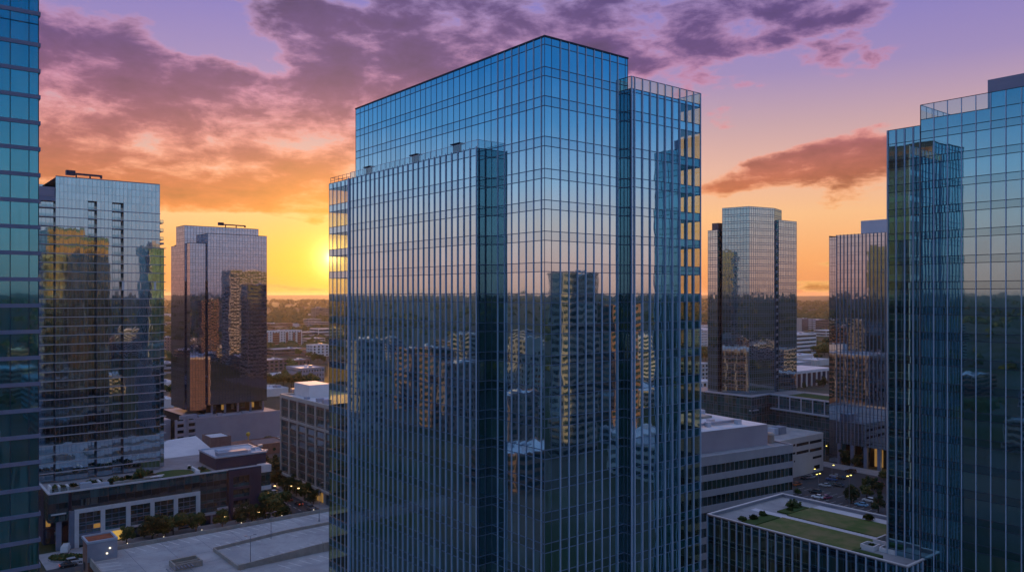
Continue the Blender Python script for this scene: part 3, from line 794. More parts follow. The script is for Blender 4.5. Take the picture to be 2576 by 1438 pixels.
facade(t7, SB + A * sl + B * 30, SB + A * sl, r7b, cols_even(30, 1.95), G7, (.09, .06), (.09, .05), M['mull'])
b = MB(); b.face([P3(p, 101.3) for p in rect(SB, sl, 30)]); b.build('side_bay_roof', M['roofg'], t7)
fins(t7, SB + A * sl, SB, [sl * .27, sl * .52, sl * .77], 0, 101.4, .12, .18, M['fin'])
fins(t7, SB + A * sl, SB, [.1, sl - .1], 0, 101.5, .2, .22, M['fin2'], 'corner_pier')

# ------------------------------------------------------------------ roof-garden building, lower right
ZG = 34.0
q1 = onz(1780, 1292, ZG); q2 = onz(2283, 1424, ZG)
LgA = (q1 - q2).length; LgB = (onz(1975, 1242, ZG) - q1).length
t8 = thing('roof_garden_building', 'low dark glass building topped by a lawn roof garden with pale parapet', 'building', (q2.x, q2.y, 0))
G8 = [M['g_right'], M['g_right_sp']]
r8 = floors(0, ZG - .3, 3.9, 1.1, 0, 1)
Q8 = rect(q2, LgA, LgB)
for p, q_ in ((Q8[3], Q8[0]), (Q8[0], Q8[1]), (Q8[1], Q8[2]), (Q8[2], Q8[3])):
    facade(t8, p, q_, r8, cols_even((q_ - p).length, 1.62), G8, (.07, .05), (.09, .04), M['mull'])
fins(t8, Q8[3], Q8[0], cols_even(LgA, 1.62), 0, ZG - .2, .14, .22, M['fin'])
fins(t8, Q8[0], Q8[0] + B * 8, cols_even(8, 1.62)[1:], 0, ZG - .2, .14, .22, M['fin'])
b = MB(); b.face([P3(p, ZG - .6) for p in Q8]); b.build('roof_deck', M['deck'], t8)
b = MB()
b.bar(Q8[3], Q8[0], -.28, .10, ZG - .06, ZG + .10, ext=.1); b.bar(Q8[0], Q8[0] + B * 8.2, -.28, .10, ZG - .06, ZG + .10, ext=-.29)
b.bar(Q8[1] - A * 0, Q8[2], -.28, .10, ZG - .06, ZG + .10, ext=.1); b.bar(Q8[2], Q8[3], -.28, .10, ZG - .06, ZG + .10, ext=-.29)
b.build('parapet_cap', M['whitep'], t8)
b = MB()
for i in (1, 2, 3): b.bar(Q8[i], Q8[(i+1) % 4], -.22, -.05, ZG - .6, ZG - .06, ext=-.06)
b.build('parapet_upstand', M['greym'], t8)
zg = ZG - .6
def lb(a, b_): return Q8[3] - A * a + B * b_      # a: metres from the left end toward the camera, b: metres in from the front edge
def patch(name, a0, a1, b0, b1, h, mat, parent=t8):
    m_ = MB(); m_.prism([lb(a0, b0), lb(a1, b0), lb(a1, b1), lb(a0, b1)], zg + .004, zg + h); return m_.build(name, mat, parent)
patch('lawn', 9.2, 27.4, .9, 10.4, .22, M['lawn'])
patch('lawn', 8.8, 27.0, 12.5, 20.8, .22, M['lawn'])
patch('path', 2.0, 27.0, 10.6, 12.4, .05, M['white'])
patch('path', 8.8, 27.0, 21.0, 23.9, .06, M['white'])
patch('planter_bed', 6.2, 9.0, 1.8, 9.8, .30, M['lawn2'])
patch('planter_bed', 6.2, 8.7, 13.2, 20.2, .30, M['lawn2'])
patch('planter_bed', 27.5, 32, 1.2, 2.6, .5, M['lawn2'])
patch('planter_bed', 27.3, 29.2, 13, 21, .35, M['lawn2'])
b = MB()
def frame(a0, a1, b0, b1, h, t_=.3):
    for (x0, x1, y0, y1) in ((a0, a1, b0, b0 + t_), (a0, a1, b1 - t_, b1), (a0, a0 + t_, b0 + t_, b1 - t_), (a1 - t_, a1, b0 + t_, b1 - t_)):
        b.prism([lb(x0, y0), lb(x1, y0), lb(x1, y1), lb(x0, y1)], zg + .004, zg + h)
frame(27.6, 31.6, 8.0, 12.2, 1.0); frame(27.2, 29.4, 4.6, 7.0, .8, .2); frame(29.8, 32.4, 5.6, 7.6, .7, .2)
b.build('planter_wall', M['whitep'], t8)
# ------------------------------------------------------------------ low glass building with stone frames (left)
G = onz(122, 1400, 0); G = at(122, 232)
GL = along(G, B, 679)
ZR = 17.0
def ob(px): return along(G, B, px)
def gp(o, back=0): return G + B * o + A * back
lowb = thing('low_office_building', 'low dark glass office building with pale stone frames, a garden roof and a navy corner', 'office building', (G.x + 25, G.y + 20, 0))
GT = [M['g_teal'], M['g_dark'], M['litdim']]
DEP = 34
core = MB(); core.prism(rect(gp(ob(188), .6), DEP - .6, GL - ob(188) - .02), 0, ZR - .3); core.build('body', M['slate'], lowb)
core = MB(); core.prism(rect(gp(0, .6), DEP - .6, ob(188)), 8.6, ZR - .3); core.prism(rect(gp(0, 9), DEP - 9, ob(188)), 0, 8.6); core.build('corner_body', M['slate'], lowb)
# upper glass storey
zu0, zu1 = 11.2, ZR
b_rows = [(zu0, zu0 + 1.0, 1), (zu0 + 1.0, zu0 + 3.1, 1), (zu0 + 3.1, zu1 - .25, 0)]
facade(lowb, gp(ob(180)), gp(ob(503)), b_rows, cols_even(ob(503) - ob(180), 2.4), GT, (.10, .06), (.10, .05), M['mull'], name='upper_glazing')
facade(lowb, gp(0), gp(ob(172)), [(8.6, 10.4, 0), (10.4, 11.2, 0), (11.2, 14.0, 1), (14.0, ZR - .25, 0)], cols_even(ob(172), 2.4), GT, (.10, .06), (.10, .05), M['mull'], name='corner_glazing')
facade(lowb, gp(0, 20), gp(0), [(8.6, 11.2, 0), (11.2, 14.0, 1), (14.0, ZR - .25, 0)], cols_even(20, 2.4), GT, (.10, .06), (.10, .05), M['mull'], name='corner_glazing')
b = MB(); b.prism(rect(gp(.6, -.5), .5, ob(160)), 10.7, 11.0); b.build('corner_ledge', M['stone'], lowb)
b = MB(); b.prism(rect(gp(ob(173.5), -.3), 1.4, ob(187) - ob(173.5)), 0, 11.2); b.build('blue_stone_pier', M['bluest'], lowb)
b = MB(); b.prism(rect(gp(ob(142), .3), 1.2, 1.4), 0, 8.6); b.build('column', M['bluest'], lowb)
for (o0, o1, z0, z1, m_) in ((.6, ob(140), 5.4, 8.3, 'litdim'), (ob(150), ob(170), 5.6, 8.3, 'g_dark'), (.6, ob(140), .3, 4.6, 'g_dark'), (ob(150), ob(170), .3, 4.6, 'g_dark')):
    b = MB(); b.bar(gp(o0, 8.9), gp(o1, 8.9), 0, .07, z0, z1); b.build('lobby_window', M[m_], lowb)
b = MB(); b.bar(gp(0, 8.6), gp(ob(173), 8.6), 0, 1.0, 4.7, 5.2); b.build('lobby_balcony', M['slate'], lowb)
# stone frame with glazed bays
pil = [(187, 198), (253, 264), (317, 328), (378, 388), (437, 447), (493, 503)]
for a_, c_ in pil:
    b = MB(); b.prism(rect(gp(ob(a_), -.45), .95, ob(c_) - ob(a_)), 0, 10.2); b.build('stone_pier', M['stone'], lowb)
b = MB(); b.prism(rect(gp(ob(187), -.45), .95, ob(503) - ob(187)), 10.203, 11.4); b.build('stone_lintel', M['stone'], lowb)
for i in range(5):
    o0, o1 = ob(pil[i][1]), ob(pil[i + 1][0])
    wl = o1 - o0
    bay = facade(lowb, gp(o0, .1), gp(o1, .1), [(3.9, 4.9, 0), (4.9, 6.4, 1), (6.4, 7.2, 0), (7.2, 8.6, 1), (8.6, 10.2, 1)], cols_even(wl, 1.9), [M['g_teal'], M['g_dark'], M['litdim']], None or (.10, .08), (.12, .08), None, name='glazed_bay',
           pick=(lambda i_, j_, k_: 2 if (j_ == 1 and i_ in (2, 3)) else k_) if i < 1 else None)
    mbars = MB(); P0, P1 = gp(o0, .1), gp(o1, .1)
    for c in cols_even(wl, 1.9): mbars.bar(P0 + B * c - B * .05, P0 + B * c + B * .05, -.02, .08, 3.9, 10.2)
    for z in (3.9, 4.9, 6.4, 7.2, 8.6): mbars.bar(P0, P1, -.02, .07, z - .07, z + .07)
    mbars.build('bay_mullions', M['mull_l'], bay)
    b = MB(); b.bar(P0, P1, .02, .4, 3.3, 3.85); b.build('bay_sill', M['stone'] if i else M['bluest'], lowb)
    b = MB(); b.bar(gp(o0, 1.6), gp(o1, 1.6), 1.02, 1.12, .2, 3.2); b.build('shop_window', M['litwin'] if i == 1 else M['g_dark'], lowb)
# glass link, navy portal and corner bay to the right of the stone frame
facade(lowb, gp(ob(503)), gp(ob(570)), [(4.2, 5.6, 0), (5.6, 7, 1), (7, 8.0, 0), (8.0, 10.2, 1), (10.2, 11.4, 0), (11.4, 14, 1), (14, ZR - .25, 0)], cols_even(ob(570) - ob(503), 2.0), GT, (.1, .06), (.14, .08), M['mull'], name='link_glazing')
b = MB(); b.prism(rect(gp(ob(503.5), -.4), 1, ob(545) - ob(503.5)), 3.1, 3.9); b.prism(rect(gp(ob(546), -.6), 1, ob(573) - ob(546)), 3.7, 5.0); b.build('canopy', M['conc'], lowb)
b = MB(); b.prism(rect(gp(ob(530), -.3), .6, .6), 0, 3.1); b.build('column', M['bluest'], lowb)
o0, o1 = ob(574), ob(655)
b = MB()
for x0, x1, z0, z1 in ((o0, ob(585), 0, ZR), (ob(626), o1, 0, ZR), (ob(585), ob(626), 14.6, ZR), (ob(585), ob(626), 10.2, 11.0), (ob(585), ob(626), 6.6, 7.5)):
    b.prism(rect(gp(x0, -.8), 1.4, x1 - x0), z0, z1)
b.build('navy_portal', M['slate'], lowb)
for z0, z1 in ((11, 14.6), (7.5, 10.2), (4.2, 6.6)):
    P0, P1 = gp(ob(585), -.3), gp(ob(626), -.3)
    facade(lowb, P0, P1, [(z0, z0 + 1, 0), (z0 + 1, z1, 1)], cols_even((P1 - P0).length, 1.9), GT, (.1, .06), (.1, .05), M['mull'], name='portal_window')
b = MB(); b.prism(rect(gp(ob(585), -.7), .5, ob(626) - ob(585)), 2.9, 4.2); b.build('portal_sill', M['conc'], lowb)
for z0, z1 in ((14.6, ZR), (8.6, 10.0), (2.4, 3.8)):
    b = MB(); b.prism(rect(gp(o1 + .02, -.5), 5, GL - o1 + .3), z0, z1); b.build('corner_stone_band', M['stone'], lowb)
for z0, z1 in ((10.0, 14.6), (3.8, 8.6)):
    facade(lowb, gp(o1 + .02, -.2), gp(GL, -.2), [(z0, z0 + 1.4, 0), (z0 + 1.4, z1 - 1, 1), (z1 - 1, z1, 0)], cols_even(GL - o1, 1.9), GT, (.1, .06), (.12, .06), M['mull'], name='corner_window')
    facade(lowb, gp(GL, -.2), gp(GL, DEP), [(z0, z0 + 1.4, 0), (z0 + 1.4, z1 - 1, 1), (z1 - 1, z1, 0)], cols_even(DEP, 2.4), GT, (.1, .06), (.12, .06), M['mull'], name='side_window')
# roof: deck, parapets, lawn, penthouse
b = MB(); b.face([P3(p, ZR - .28) for p in rect(gp(0, 0), DEP, GL)]); b.build('roof_deck', M['pave'], lowb)
b = MB(); b.bar(gp(0), gp(GL), -.5, .12, ZR - .24, ZR + .18); b.bar(gp(0, 20), gp(0), -.5, .12, ZR - .24, ZR + .18, ext=-.52); b.build('parapet', M['stone'], lowb)
balustrade(lowb, gp(.4, .6), gp(ob(178), .6), ZR + .18, 1.1)
o0 = ob(539); 
zp = 20.6
b = MB(); b.prism(rect(gp(o0 + 1.5, 3.2), 17, GL - o0 - 1.6), ZR - .2, zp); b.build('penthouse', M['slate'], lowb)
b = MB(); qp = rect(gp(o0 + 1.3, 3.0), 17.4, GL - o0 - 1.2)
for i in range(4): b.bar(qp[i], qp[(i+1) % 4], -.4, .05, zp, zp + .55, ext=.05 if i % 2 else -.41)
b.build('penthouse_parapet', M['fin2'], lowb)
b = MB(); b.face([P3(p, zp + .1) for p in qp]); b.build('penthouse_roof', M['white'], lowb)
b = MB(); b.prism(rect(gp(o0 + 3, 5), 3.2, 10), zp + .12, zp + 1.3); b.build('rooftop_unit', M['greym'], lowb)
b = MB(); b.prism(rect(gp(o0 + 5, 11), 4, 5), zp + .12, zp + 1.0); b.build('rooftop_unit', M['fin2'], lowb)
def disc(c, rx, ry, z, n=24):
    return [(c.x + B.x * rx * math.cos(2*math.pi*i/n) + A.x * ry * math.sin(2*math.pi*i/n), c.y + B.y * rx * math.cos(2*math.pi*i/n) + A.y * ry * math.sin(2*math.pi*i/n), z) for i in range(n)]
for o_, k_, w_, d_, h_ in ((13, 6, 1.6, 1.2, .9), (16, 9, 1.2, 1.2, 1.1), (18, 5, 2.2, .5, .5), (20, 13, 1.4, 1.4, .8)):
    b = MB(); b.prism(rect(gp(o0 + o_, k_), d_, w_), zp + .12, zp + .1 + h_); b.build('rooftop_unit', M['fin2'], lowb)
og = ob(450)
b = MB(); b.face(disc(gp(og, 6.6), 6.5, 6.0, ZR - .2)); b.face([P3(p, ZR - .21) for p in (gp(og - 14, 1.2), gp(og - 2, 1.2), gp(og - 2, 6), gp(og - 14, 4))]); b.build('roof_lawn', M['lawn2'], lowb)
b = MB(); b.face([P3(p, ZR - .2) for p in (gp(ob(505), 1.2), gp(ob(540), 1.2), gp(ob(540), 9), gp(ob(505), 9))]); b.build('roof_lawn', M['lawn2'], lowb)
for p_, La_, Lb_, h_ in ((gp(og + 5.5, 1.0), .9, ob(500) - og - 5.5, .9), (gp(ob(500) + .05, 1.0), 11, .7, .9), (gp(ob(128), 1.4), 4, .5, 1.8), (gp(ob(150), 1.4), 3.4, .5, 1.6), (gp(ob(172), 1.4), 3.4, .5, 1.4), (gp(ob(253), 1.3), 4.5, .5, 1.4)):
    b = MB(); b.prism(rect(p_, La_, Lb_), ZR - .2, ZR + h_); b.build('terrace_wall', M['whitep'], lowb)
b = MB(); b.prism(rect(gp(ob(205), 1.2), 2.2, 3), ZR - .2, ZR + 1.6); b.prism(rect(gp(ob(222), 1.2), 1.8, 6), ZR - .2, ZR + .9); b.build('terrace_kitchen', M['fin2'], lowb)
for (px_, bk, w_, d_) in ((140, 2.0, 4, 5), (165, 2.4, 3.5, 5), (188, 2.2, 4, 5), (240, 3.5, 5, 4), (290, 2.2, 9, 5), (330, 2.4, 9, 5), (365, 4.6, 5, 4)):
    b = MB(); b.prism(rect(gp(ob(px_), bk), d_, w_), ZR - .2, ZR + .5); b.build('planter', M['tan'], lowb)
# white loungers / tables on the terrace: separate things
for i, (px_, bk) in enumerate(((383, 1.8), (391, 2.6), (398, 1.6), (405, 3.2))):
    p = gp(ob(px_), bk)
    t = thing('terrace_table', ['white terrace table at the left end of the roof lawn', 'second white terrace table beside the roof lawn', 'white terrace table nearest the roof edge by the lawn', 'white terrace table set furthest back by the roof lawn'][i], 'table', (p.x, p.y, ZR - .2), 'white tables on the garden roof')
    b = MB(); b.prism(rect(p, .9, 1.9), ZR + .5, ZR + .6); b.build('table_top', M['whitep'], t)
    b = MB(); b.prism(rect(p + B * .8 + A * .3, .3, .3), ZR - .2, ZR + .5); b.build('leg', M['greym'], t)
# behind it: white roofed hall, red building, dark box house
def simple_block(name, label, cat, p, La, Lb, z1, wall, roof, d1=A, d2=B, par=.5, group=None):
    t = thing(name, label, cat, (p.x, p.y, 0), group)
    b = MB(); b.prism(rect(p, La, Lb, d1, d2), 0, z1); b.build('wall', wall, t)
    qq = rect(p, La, Lb, d1, d2)
    b = MB(); b.face([P3(x_, z1 + .06) for x_ in qq]); b.build('roof', roof, t)
    if par:
        b = MB()
        for i in range(4): b.bar(qq[i], qq[(i+1) % 4], -.3, .06, z1 + .01, z1 + par, ext=.06 if i % 2 else -.31)
        b.build('parapet', wall, t)
    return t
ph_ = onz(408, 1172, 11.0)
t = thing('white_roofed_hall', 'low hall with a broad pale sloping roof and small lit windows behind the garden roof', 'hall', (ph_.x, ph_.y, 0))
Lh = 20
b = MB(); b.prism(rect(ph_, 30, Lh), 0, 10.8); b.build('wall', M['beige'], t)
b = MB(); e = rect(ph_ - A * 1 - B * 8, 33, Lh + 10); b.face([P3(e[0], 11), P3(e[1], 11.6), P3(e[2], 15.6), P3(e[3], 14)]); b.face([P3(e[0], 10.8), P3(e[3], 13.7), P3(e[2], 15.3), P3(e[1], 11.3)]); b.build('sloping_roof', M['white'], t)
for i in range(5):
    b = MB(); p = ph_ + B * (2 + 3.6 * i); b.bar(p, p + B * 1.2, .01, .06, 8.6, 9.8); b.build('window', M['litwin'] if i != 3 else M['g_dark'], t)
p = onz(500, 1172, 9.0)
t = simple_block('red_gabled_building', 'small dark red building with a white roof beside the pale sloping roof', 'building', p, 22, 12, 9.0, M['red'], M['white'], par=0)
b = MB(); b.bar(p + A * 10, p + A * 10 + B * 9, -5, 0, 9.07, 12.6); b.build('raised_roof', M['white'], t)
p = at(531, 338)
t = simple_block('brown_box_building', 'plain brown box building with one lit lamp, behind the navy penthouse', 'building', p, 12, 8.5, 14.0, M['brick2'], M['white'])
b = MB(); b.bar(p + B * 6.5, p + B * 7.5, .02, .12, 8.8, 9.5); b.build('wall_lamp', M['lampc'], t)
p = at(575, 352)
t = simple_block('brown_roofed_house', 'brown pitched-roof house with a yellow roof ball in front of the blank wall', 'house', p, 12, 14, 5.0, M['brick2'], M['brick2'], par=0)
b = MB(); r_ = rect(p - A * .6 - B * .6, 13.2, 15.2); m1 = (r_[0] + r_[3]) / 2 + B * 3; m2 = (r_[1] + r_[2]) / 2 - B * 3
for f_ in ((r_[0], r_[1], m2, m1), (r_[2], r_[3], m1, m2)): b.face([P3(f_[0], 5.1), P3(f_[1], 5.1), P3(f_[2], 9), P3(f_[3], 9)])
b.face([P3(r_[1], 5.1), P3(r_[2], 5.1), P3(m2, 9)]); b.face([P3(r_[3], 5.1), P3(r_[0], 5.1), P3(m1, 9)]); b.build('pitched_roof', M['brick'], t)
b = MB(); c = (m1 + m2) / 2 + B * 4; b.tube(P3(c, 8.5), P3(c, 11), .2); b.ball((c.x, c.y, 11.6), 1.0); b.build('roof_ball', M['yellow'], t)
p = at(640, 372)
t = simple_block('flat_brown_building', 'low flat brown building behind the garden trees', 'building', p, 16, 16, 4.5, M['brick'], M['brick2'])

# ------------------------------------------------------------------ parking deck in the left foreground
ZD = 9.0
D0 = Vector((-108.3, 201.8))
dk = thing('parking_deck', 'empty concrete parking deck with painted stalls and a raised ramp, lower left', 'parking garage', (D0.x + 30, D0.y, 0))
def dp(b_, a_): return D0 + B * b_ - A * a_       # b along the back edge, a toward the camera
DB, DA = 105, 62
b = MB(); b.prism([dp(0, DA), dp(DB, DA), dp(DB, 0), dp(0, 0)], ZD - .9, ZD); b.build('deck_slab', M['deck'], dk)
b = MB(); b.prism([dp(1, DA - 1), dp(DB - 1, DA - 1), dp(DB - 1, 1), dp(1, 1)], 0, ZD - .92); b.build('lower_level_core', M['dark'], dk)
for k in range(2):
    b = MB()
    b.bar(dp(DB, 0), dp(0, 0), -.3, .02, 1.6 + 3.6 * k, 3.0 + 3.6 * k); b.bar(dp(0, 0), dp(0, DA), -.3, .02, 1.6 + 3.6 * k, 3.0 + 3.6 * k, ext=-.3)
    b.build('level_spandrel', M['tan'], dk)
b = MB(); b.bar(dp(DB, 0), dp(0, 0), -.28, .04, ZD - .95, ZD + 1.05); b.bar(dp(0, 0), dp(0, DA), -.28, .04, ZD - .95, ZD + 1.05, ext=-.29); b.build('parapet', M['tan'], dk)
b = MB()
for i in range(14):
    p = dp(3 + 7.3 * i, -.05); b.prism(rect(p, .12, .6), ZD - .9, ZD + 1.1)
b.build('parapet_joint', M['conc'], dk)
st = MB()
def line(b0, a0, b1, a1, z=ZD + .004, w=.20, mb=None):
    p0, p1 = dp(b0, a0), dp(b1, a1); d = (p1 - p0).normalized(); n = Vector((-d.y, d.x)) * w / 2
    (mb or st).face([P3(p0 - n, z), P3(p1 - n, z), P3(p1 + n, z), P3(p0 + n, z)])
for i in range(30): line(9 + 2.7 * i, .5, 9 + 2.7 * i + 1.6, 5.6)
RB0, RB1, RA0, RA1 = 26.6, 105, 16.6, 34.5         # raised ramp
for i in range(26): line(RB0 + 2.5 + 2.7 * i, 10.9, RB0 + 2.5 + 2.7 * i + 1.4, 15.6)
for i in range(9): line(.6, 6.5 + 2.7 * i, 5.6, 6.5 + 2.7 * i + 1.2)
for i in range(7): line(11.0, 24 + 2.7 * i, 16.0, 24 + 2.7 * i + 1.2)
for i in range(22): line(RB0 + 9 + 2.7 * i, 37, RB0 + 9 + 2.7 * i + 1.4, 41.5)
for i in range(6): line(16.5 + .8 * i, 17.5, 18 + .8 * i, 21.0, w=.18)
st.build('stall_markings', M['paint'], dk)
# raised ramp: rises away to the right
def zr_(b_): return ZD + .15 + 1.0 * min(1, max(0, (b_ - RB0) / 20)) 
b = MB()
nb = 8
for i in range(nb):
    x0, x1 = RB0 + (RB1 - RB0) * i / nb, RB0 + (RB1 - RB0) * (i + 1) / nb
    b.face([P3(dp(x0, RA1), zr_(x0)), P3(dp(x1, RA1), zr_(x1)), P3(dp(x1, RA0), zr_(x1)), P3(dp(x0, RA0), zr_(x0))])
rs = b.build('ramp_slab', M['deck'], dk)
b = MB()
def sloped_wall(mb, pts, h, t_=.3, low=0):
    for (b0, a0), (b1, a1) in zip(pts[:-1], pts[1:]):
        p0, p1 = dp(b0, a0), dp(b1, a1); d = (p1 - p0).normalized(); n = Vector((d.y, -d.x)) * t_
        z0, z1 = zr_(b0), zr_(b1)
        q = [p0, p1, p1 + n, p0 + n]; zz0 = [ZD + low] * 4; zz1 = [z0 + h, z1 + h, z1 + h, z0 + h]
        for i in range(4):
            j = (i + 1) % 4
            mb.face([P3(q[i], zz0[i]), P3(q[j], zz0[j]), P3(q[j], zz1[j]), P3(q[i], zz1[i])])
        mb.face([P3(q[i], zz1[i]) for i in range(4)])
sloped_wall(b, [(RB0, RA0), (RB0 + 10, RA0), (RB0 + 20, RA0), (RB0 + 50, RA0), (RB1, RA0)], .8)
sloped_wall(b, [(RB0, RA1), (RB0, RA0)], .8)
b.build('ramp_kerb_wall', M['tan'], dk)
b = MB(); sloped_wall(b, [(RB0, RA1), (RB0 + 8, RA1), (RB0 + 20, RA1), (RB0 + 50, RA1), (RB1, RA1)], 1.0); 
for x_ in (RB0 + .2, RB0 + 22, RB0 + 44): b.prism([dp(x_, RA1 + .5), dp(x_ + 1.4, RA1 + .5), dp(x_ + 1.4, RA1 - .3), dp(x_, RA1 - .3)], ZD, zr_(x_) + 1.15)
b.build('ramp_front_wall', M['tan'], dk)
rm = MB()
for i in range(27):
    x_ = RB0 + 3 + 2.7 * i; line(x_, RA0 + .6, x_ + 1.5, RA0 + 5.2, zr_(x_) + .03, mb=rm)
for i in range(24):
    x_ = RB0 + 7 + 2.7 * i; line(x_, RA1 - 4.6, x_ + 1.5, RA1 - .5, zr_(x_) + .03, mb=rm)
rm.build('stall_markings', M['paint'], dk)
jt = MB()
for i in range(1, 12): line(i * 9, .4, i * 9, 16.4, ZD + .008, .07, mb=jt)
for i in range(0, 3): line(i * 9 + 9, 16.6, i * 9 + 9, 60, ZD + .008, .07, mb=jt)
for i in range(1, 7): line(.4, i * 8.1, 26, i * 8.1, ZD + .012, .07, mb=jt)
line(26, 8.1, 104, 8.1, ZD + .012, .07, mb=jt)
jt.build('deck_joints', M['slate'], dk)
# stair tower at its corner
t = thing('stair_tower', 'square stair tower of rust-red wall and frosted panels at the deck corner', 'stair tower', (dp(3, 2).x, dp(3, 2).y, 0))
s0, s1_, sa0, sa1 = -.6, 6.2, -.4, 6.4
sq = [dp(s0, sa1), dp(s1_, sa1), dp(s1_, sa0), dp(s0, sa0)]
b = MB(); b.prism([dp(s0 + .2, sa1 - .2), dp(s1_ - .2, sa1 - .2), dp(s1_ - .2, sa0 + .2), dp(s0 + .2, sa0 + .2)], 0, 13.6); b.build('wall', M['brick'], t)
b = MB(); b.bar(sq[0], sq[1], -.12, .03, ZD + .02, 13.5); b.build('frosted_panel', M['greym'], t)
b = MB(); b.bar(sq[1], sq[2], -.12, .03, ZD + .02, 13.5, ext=-.13); b.build('side_panel', M['brick'], t)
b = MB(); b.face([P3(p, 13.7) for p in sq]); b.build('rust_roof', M['rust'], t)
b = MB()
for i in range(4): b.bar(sq[i], sq[(i+1) % 4], -.35, .08, 13.55, 14.1, ext=.08 if i % 2 else -.36)
b.build('roof_edge', M['fin2'], t)
for f_, z_ in ((.72, 11.6), (.62, 10.4)):
    p = sq[0] + (sq[1] - sq[0]) * f_; b = MB(); b.bar(p, p + B * .35, .04, .3, z_, z_ + .3); b.build('wall_lamp', M['lampc'], t)
b = MB(); p = sq[3] + (sq[0] - sq[3]) * .3
for z_ in (2.5, 6.2): b.bar(p, p - A * 1.2, -.05, .03, z_, z_ + 2.0)
b.build('window', M['g_dark'], t)
# ventilation shaft box on the deck
t = thing('roof_shaft', 'low concrete light shaft with a slatted cover on the parking deck', 'roof shaft', (dp(13, 17).x, dp(13, 17).y, ZD))
vb = onz(385, 1425, ZD); 
rq_ = rect(onz(440, 1436, ZD), 5.0, 6.5)
b = MB()
for i in range(4): b.bar(rq_[i], rq_[(i+1) % 4], -.35, 0, ZD, ZD + 1.4, ext=0 if i % 2 else -.351)
b.build('kerb_wall', M['tan'], t)
b = MB(); b.face([P3(p, ZD + .3) for p in rq_]); b.build('planting', M['lawn'], t)
b = MB(); b.bar((rq_[0] + rq_[3]) / 2 - B * 0, (rq_[1] + rq_[2]) / 2, -.2, .2, ZD + .3, ZD + 1.1); b.build('divider', M['tan'], t)
b = MB()
for i in range(8): p = rq_[0] - A * 2.4 - B * 2 + B * (.8 * i); b.bar(p, p + A * 2.2, -.12, .12, ZD + 1.0, ZD + 1.2)
b.build('slat', M['pole'], t)

# ------------------------------------------------------------------ beige building behind the street
BQ = at(707, 317.0)
bb = thing('beige_office_building', 'beige office block with pale piers, brown spandrels and an arched ground floor', 'office building', (BQ.x + 10, BQ.y, 0))
BLn = 46.0; BDp = 40
def bp(o, back=0): return BQ - A * o + B * back
bq = [bp(0), bp(BLn), bp(BLn, BDp), bp(0, BDp)]
b = MB(); b.prism(bq, 0, 35.0); b.build('wall', M['spand'], bb)
b = MB(); b.face([P3(p, 35.05) for p in bq]); b.build('roof', M['white'], bb)
b = MB()
for i in range(4): b.bar(bq[i], bq[(i+1) % 4], -.4, .35, 34.4, 35.8, ext=.35 if i % 2 else -.41)
b.build('parapet', M['beige'], bb)
pp = [706.5] + [ (640 + x / 1.98 * 1.0 * .0) for x in ()]
def zx(x): return (640 + x * .505) / 1.59      # zoom4 x -> px
ps = [along(BQ, -A, zx(x)) for x in (968, 1027, 1093, 1163, 1236)]
ps[0] = .45
stp = ps[4] - ps[3]
while ps[-1] + stp < BLn: ps.append(ps[-1] + stp)
ps.append(BLn - .4)
for o in ps:
    b = MB(); b.bar(bp(o - .45), bp(o + .45), -.05, .45, 4.6, 34.38); b.build('pier', M['beige'], bb)
b = MB(); b.bar(bq[0], bq[1], -.1, .6, 26.0, 26.8, ext=.2); b.build('cornice', M['beige'], bb)
b = MB(); b.bar(bq[0], bq[1], -.1, .9, 4.2, 5.0, ext=.4); b.build('cornice', M['beige'], bb)
win = None
zw = [5.6 + 2.95 * i for i in range(7)] + [27.3, 30.9]
for i in range(len(ps) - 1):
    o0, o1 = ps[i] + .46, ps[i + 1] - .46
    for j, z0 in enumerate(zw):
        h = 1.95 if j < 7 else 2.5
        facade(bb, bp(o0), bp(o1), [(z0, z0 + h, 0)], cols_even(o1 - o0, 1.1), [M['g_dark']], (.07, .04), (.07, .04), None, name='window', grid=False)
        o = bb.children[-1]
        o.location += Vector((-B.x, -B.y, 0)) * .06
        fr = MB()
        for c in cols_even(o1 - o0, 1.1): fr.bar(bp(o0 + c - .035), bp(o0 + c + .035), .04, .13, z0, z0 + h)
        fr.bar(bp(o0), bp(o1), .04, .20, z0 - .12, z0)
        f = fr.build('frame', M['tan'], bb)
        f.parent = o; f.location -= o.location
for z0 in zw:
    b = MB(); b.bar(bp(BLn, 2), bp(BLn, BDp - 2), -.1, .06, z0, z0 + 1.95); b.build('side_window_band', M['g_dark'], bb)
    b = MB(); b.bar(bp(BLn - 2, BDp), bp(2, BDp), -.1, .06, z0, z0 + 1.95); b.build('side_window_band', M['g_dark'], bb)
for i in range(7):
    b = MB(); p = bq[1] + (bq[2] - bq[1]) * (i / 6 * .96 + .02); b.bar(p - B * .5, p + B * .5, -.05, .4, 0, 34.38); b.build('pier', M['beige'], bb)
    b = MB(); p = bq[2] + (bq[3] - bq[2]) * (i / 6 * .96 + .02); b.bar(p + A * -.5, p + A * .5, -.05, .4, 0, 34.38); b.build('pier', M['beige'], bb)
n_arch = len(ps) - 1
for i in range(n_arch):
    o0, o1 = ps[i], ps[i + 1]
    b = MB(); b.bar(bp(o0 - .6), bp(o0 + .6), -.05, .6, 0, 4.2); b.build('arcade_pier', M['beige'], bb)
    c = (o0 + o1) / 2; r_ = (o1 - o0) / 2 - .62
    b = MB(); pts = [(c + r_, .2)] + [(c + r_ * math.cos(t_ * math.pi / 10), 2.0 + 1.9 * math.sin(t_ * math.pi / 10)) for t_ in range(11)] + [(c - r_, .2)]
    b.face([(bp(x_, -.10).x, bp(x_, -.10).y, z_) for x_, z_ in reversed(pts)]); b.build('arched_shopfront', M['litdim'] if i % 3 == 1 else M['g_dark'], bb)
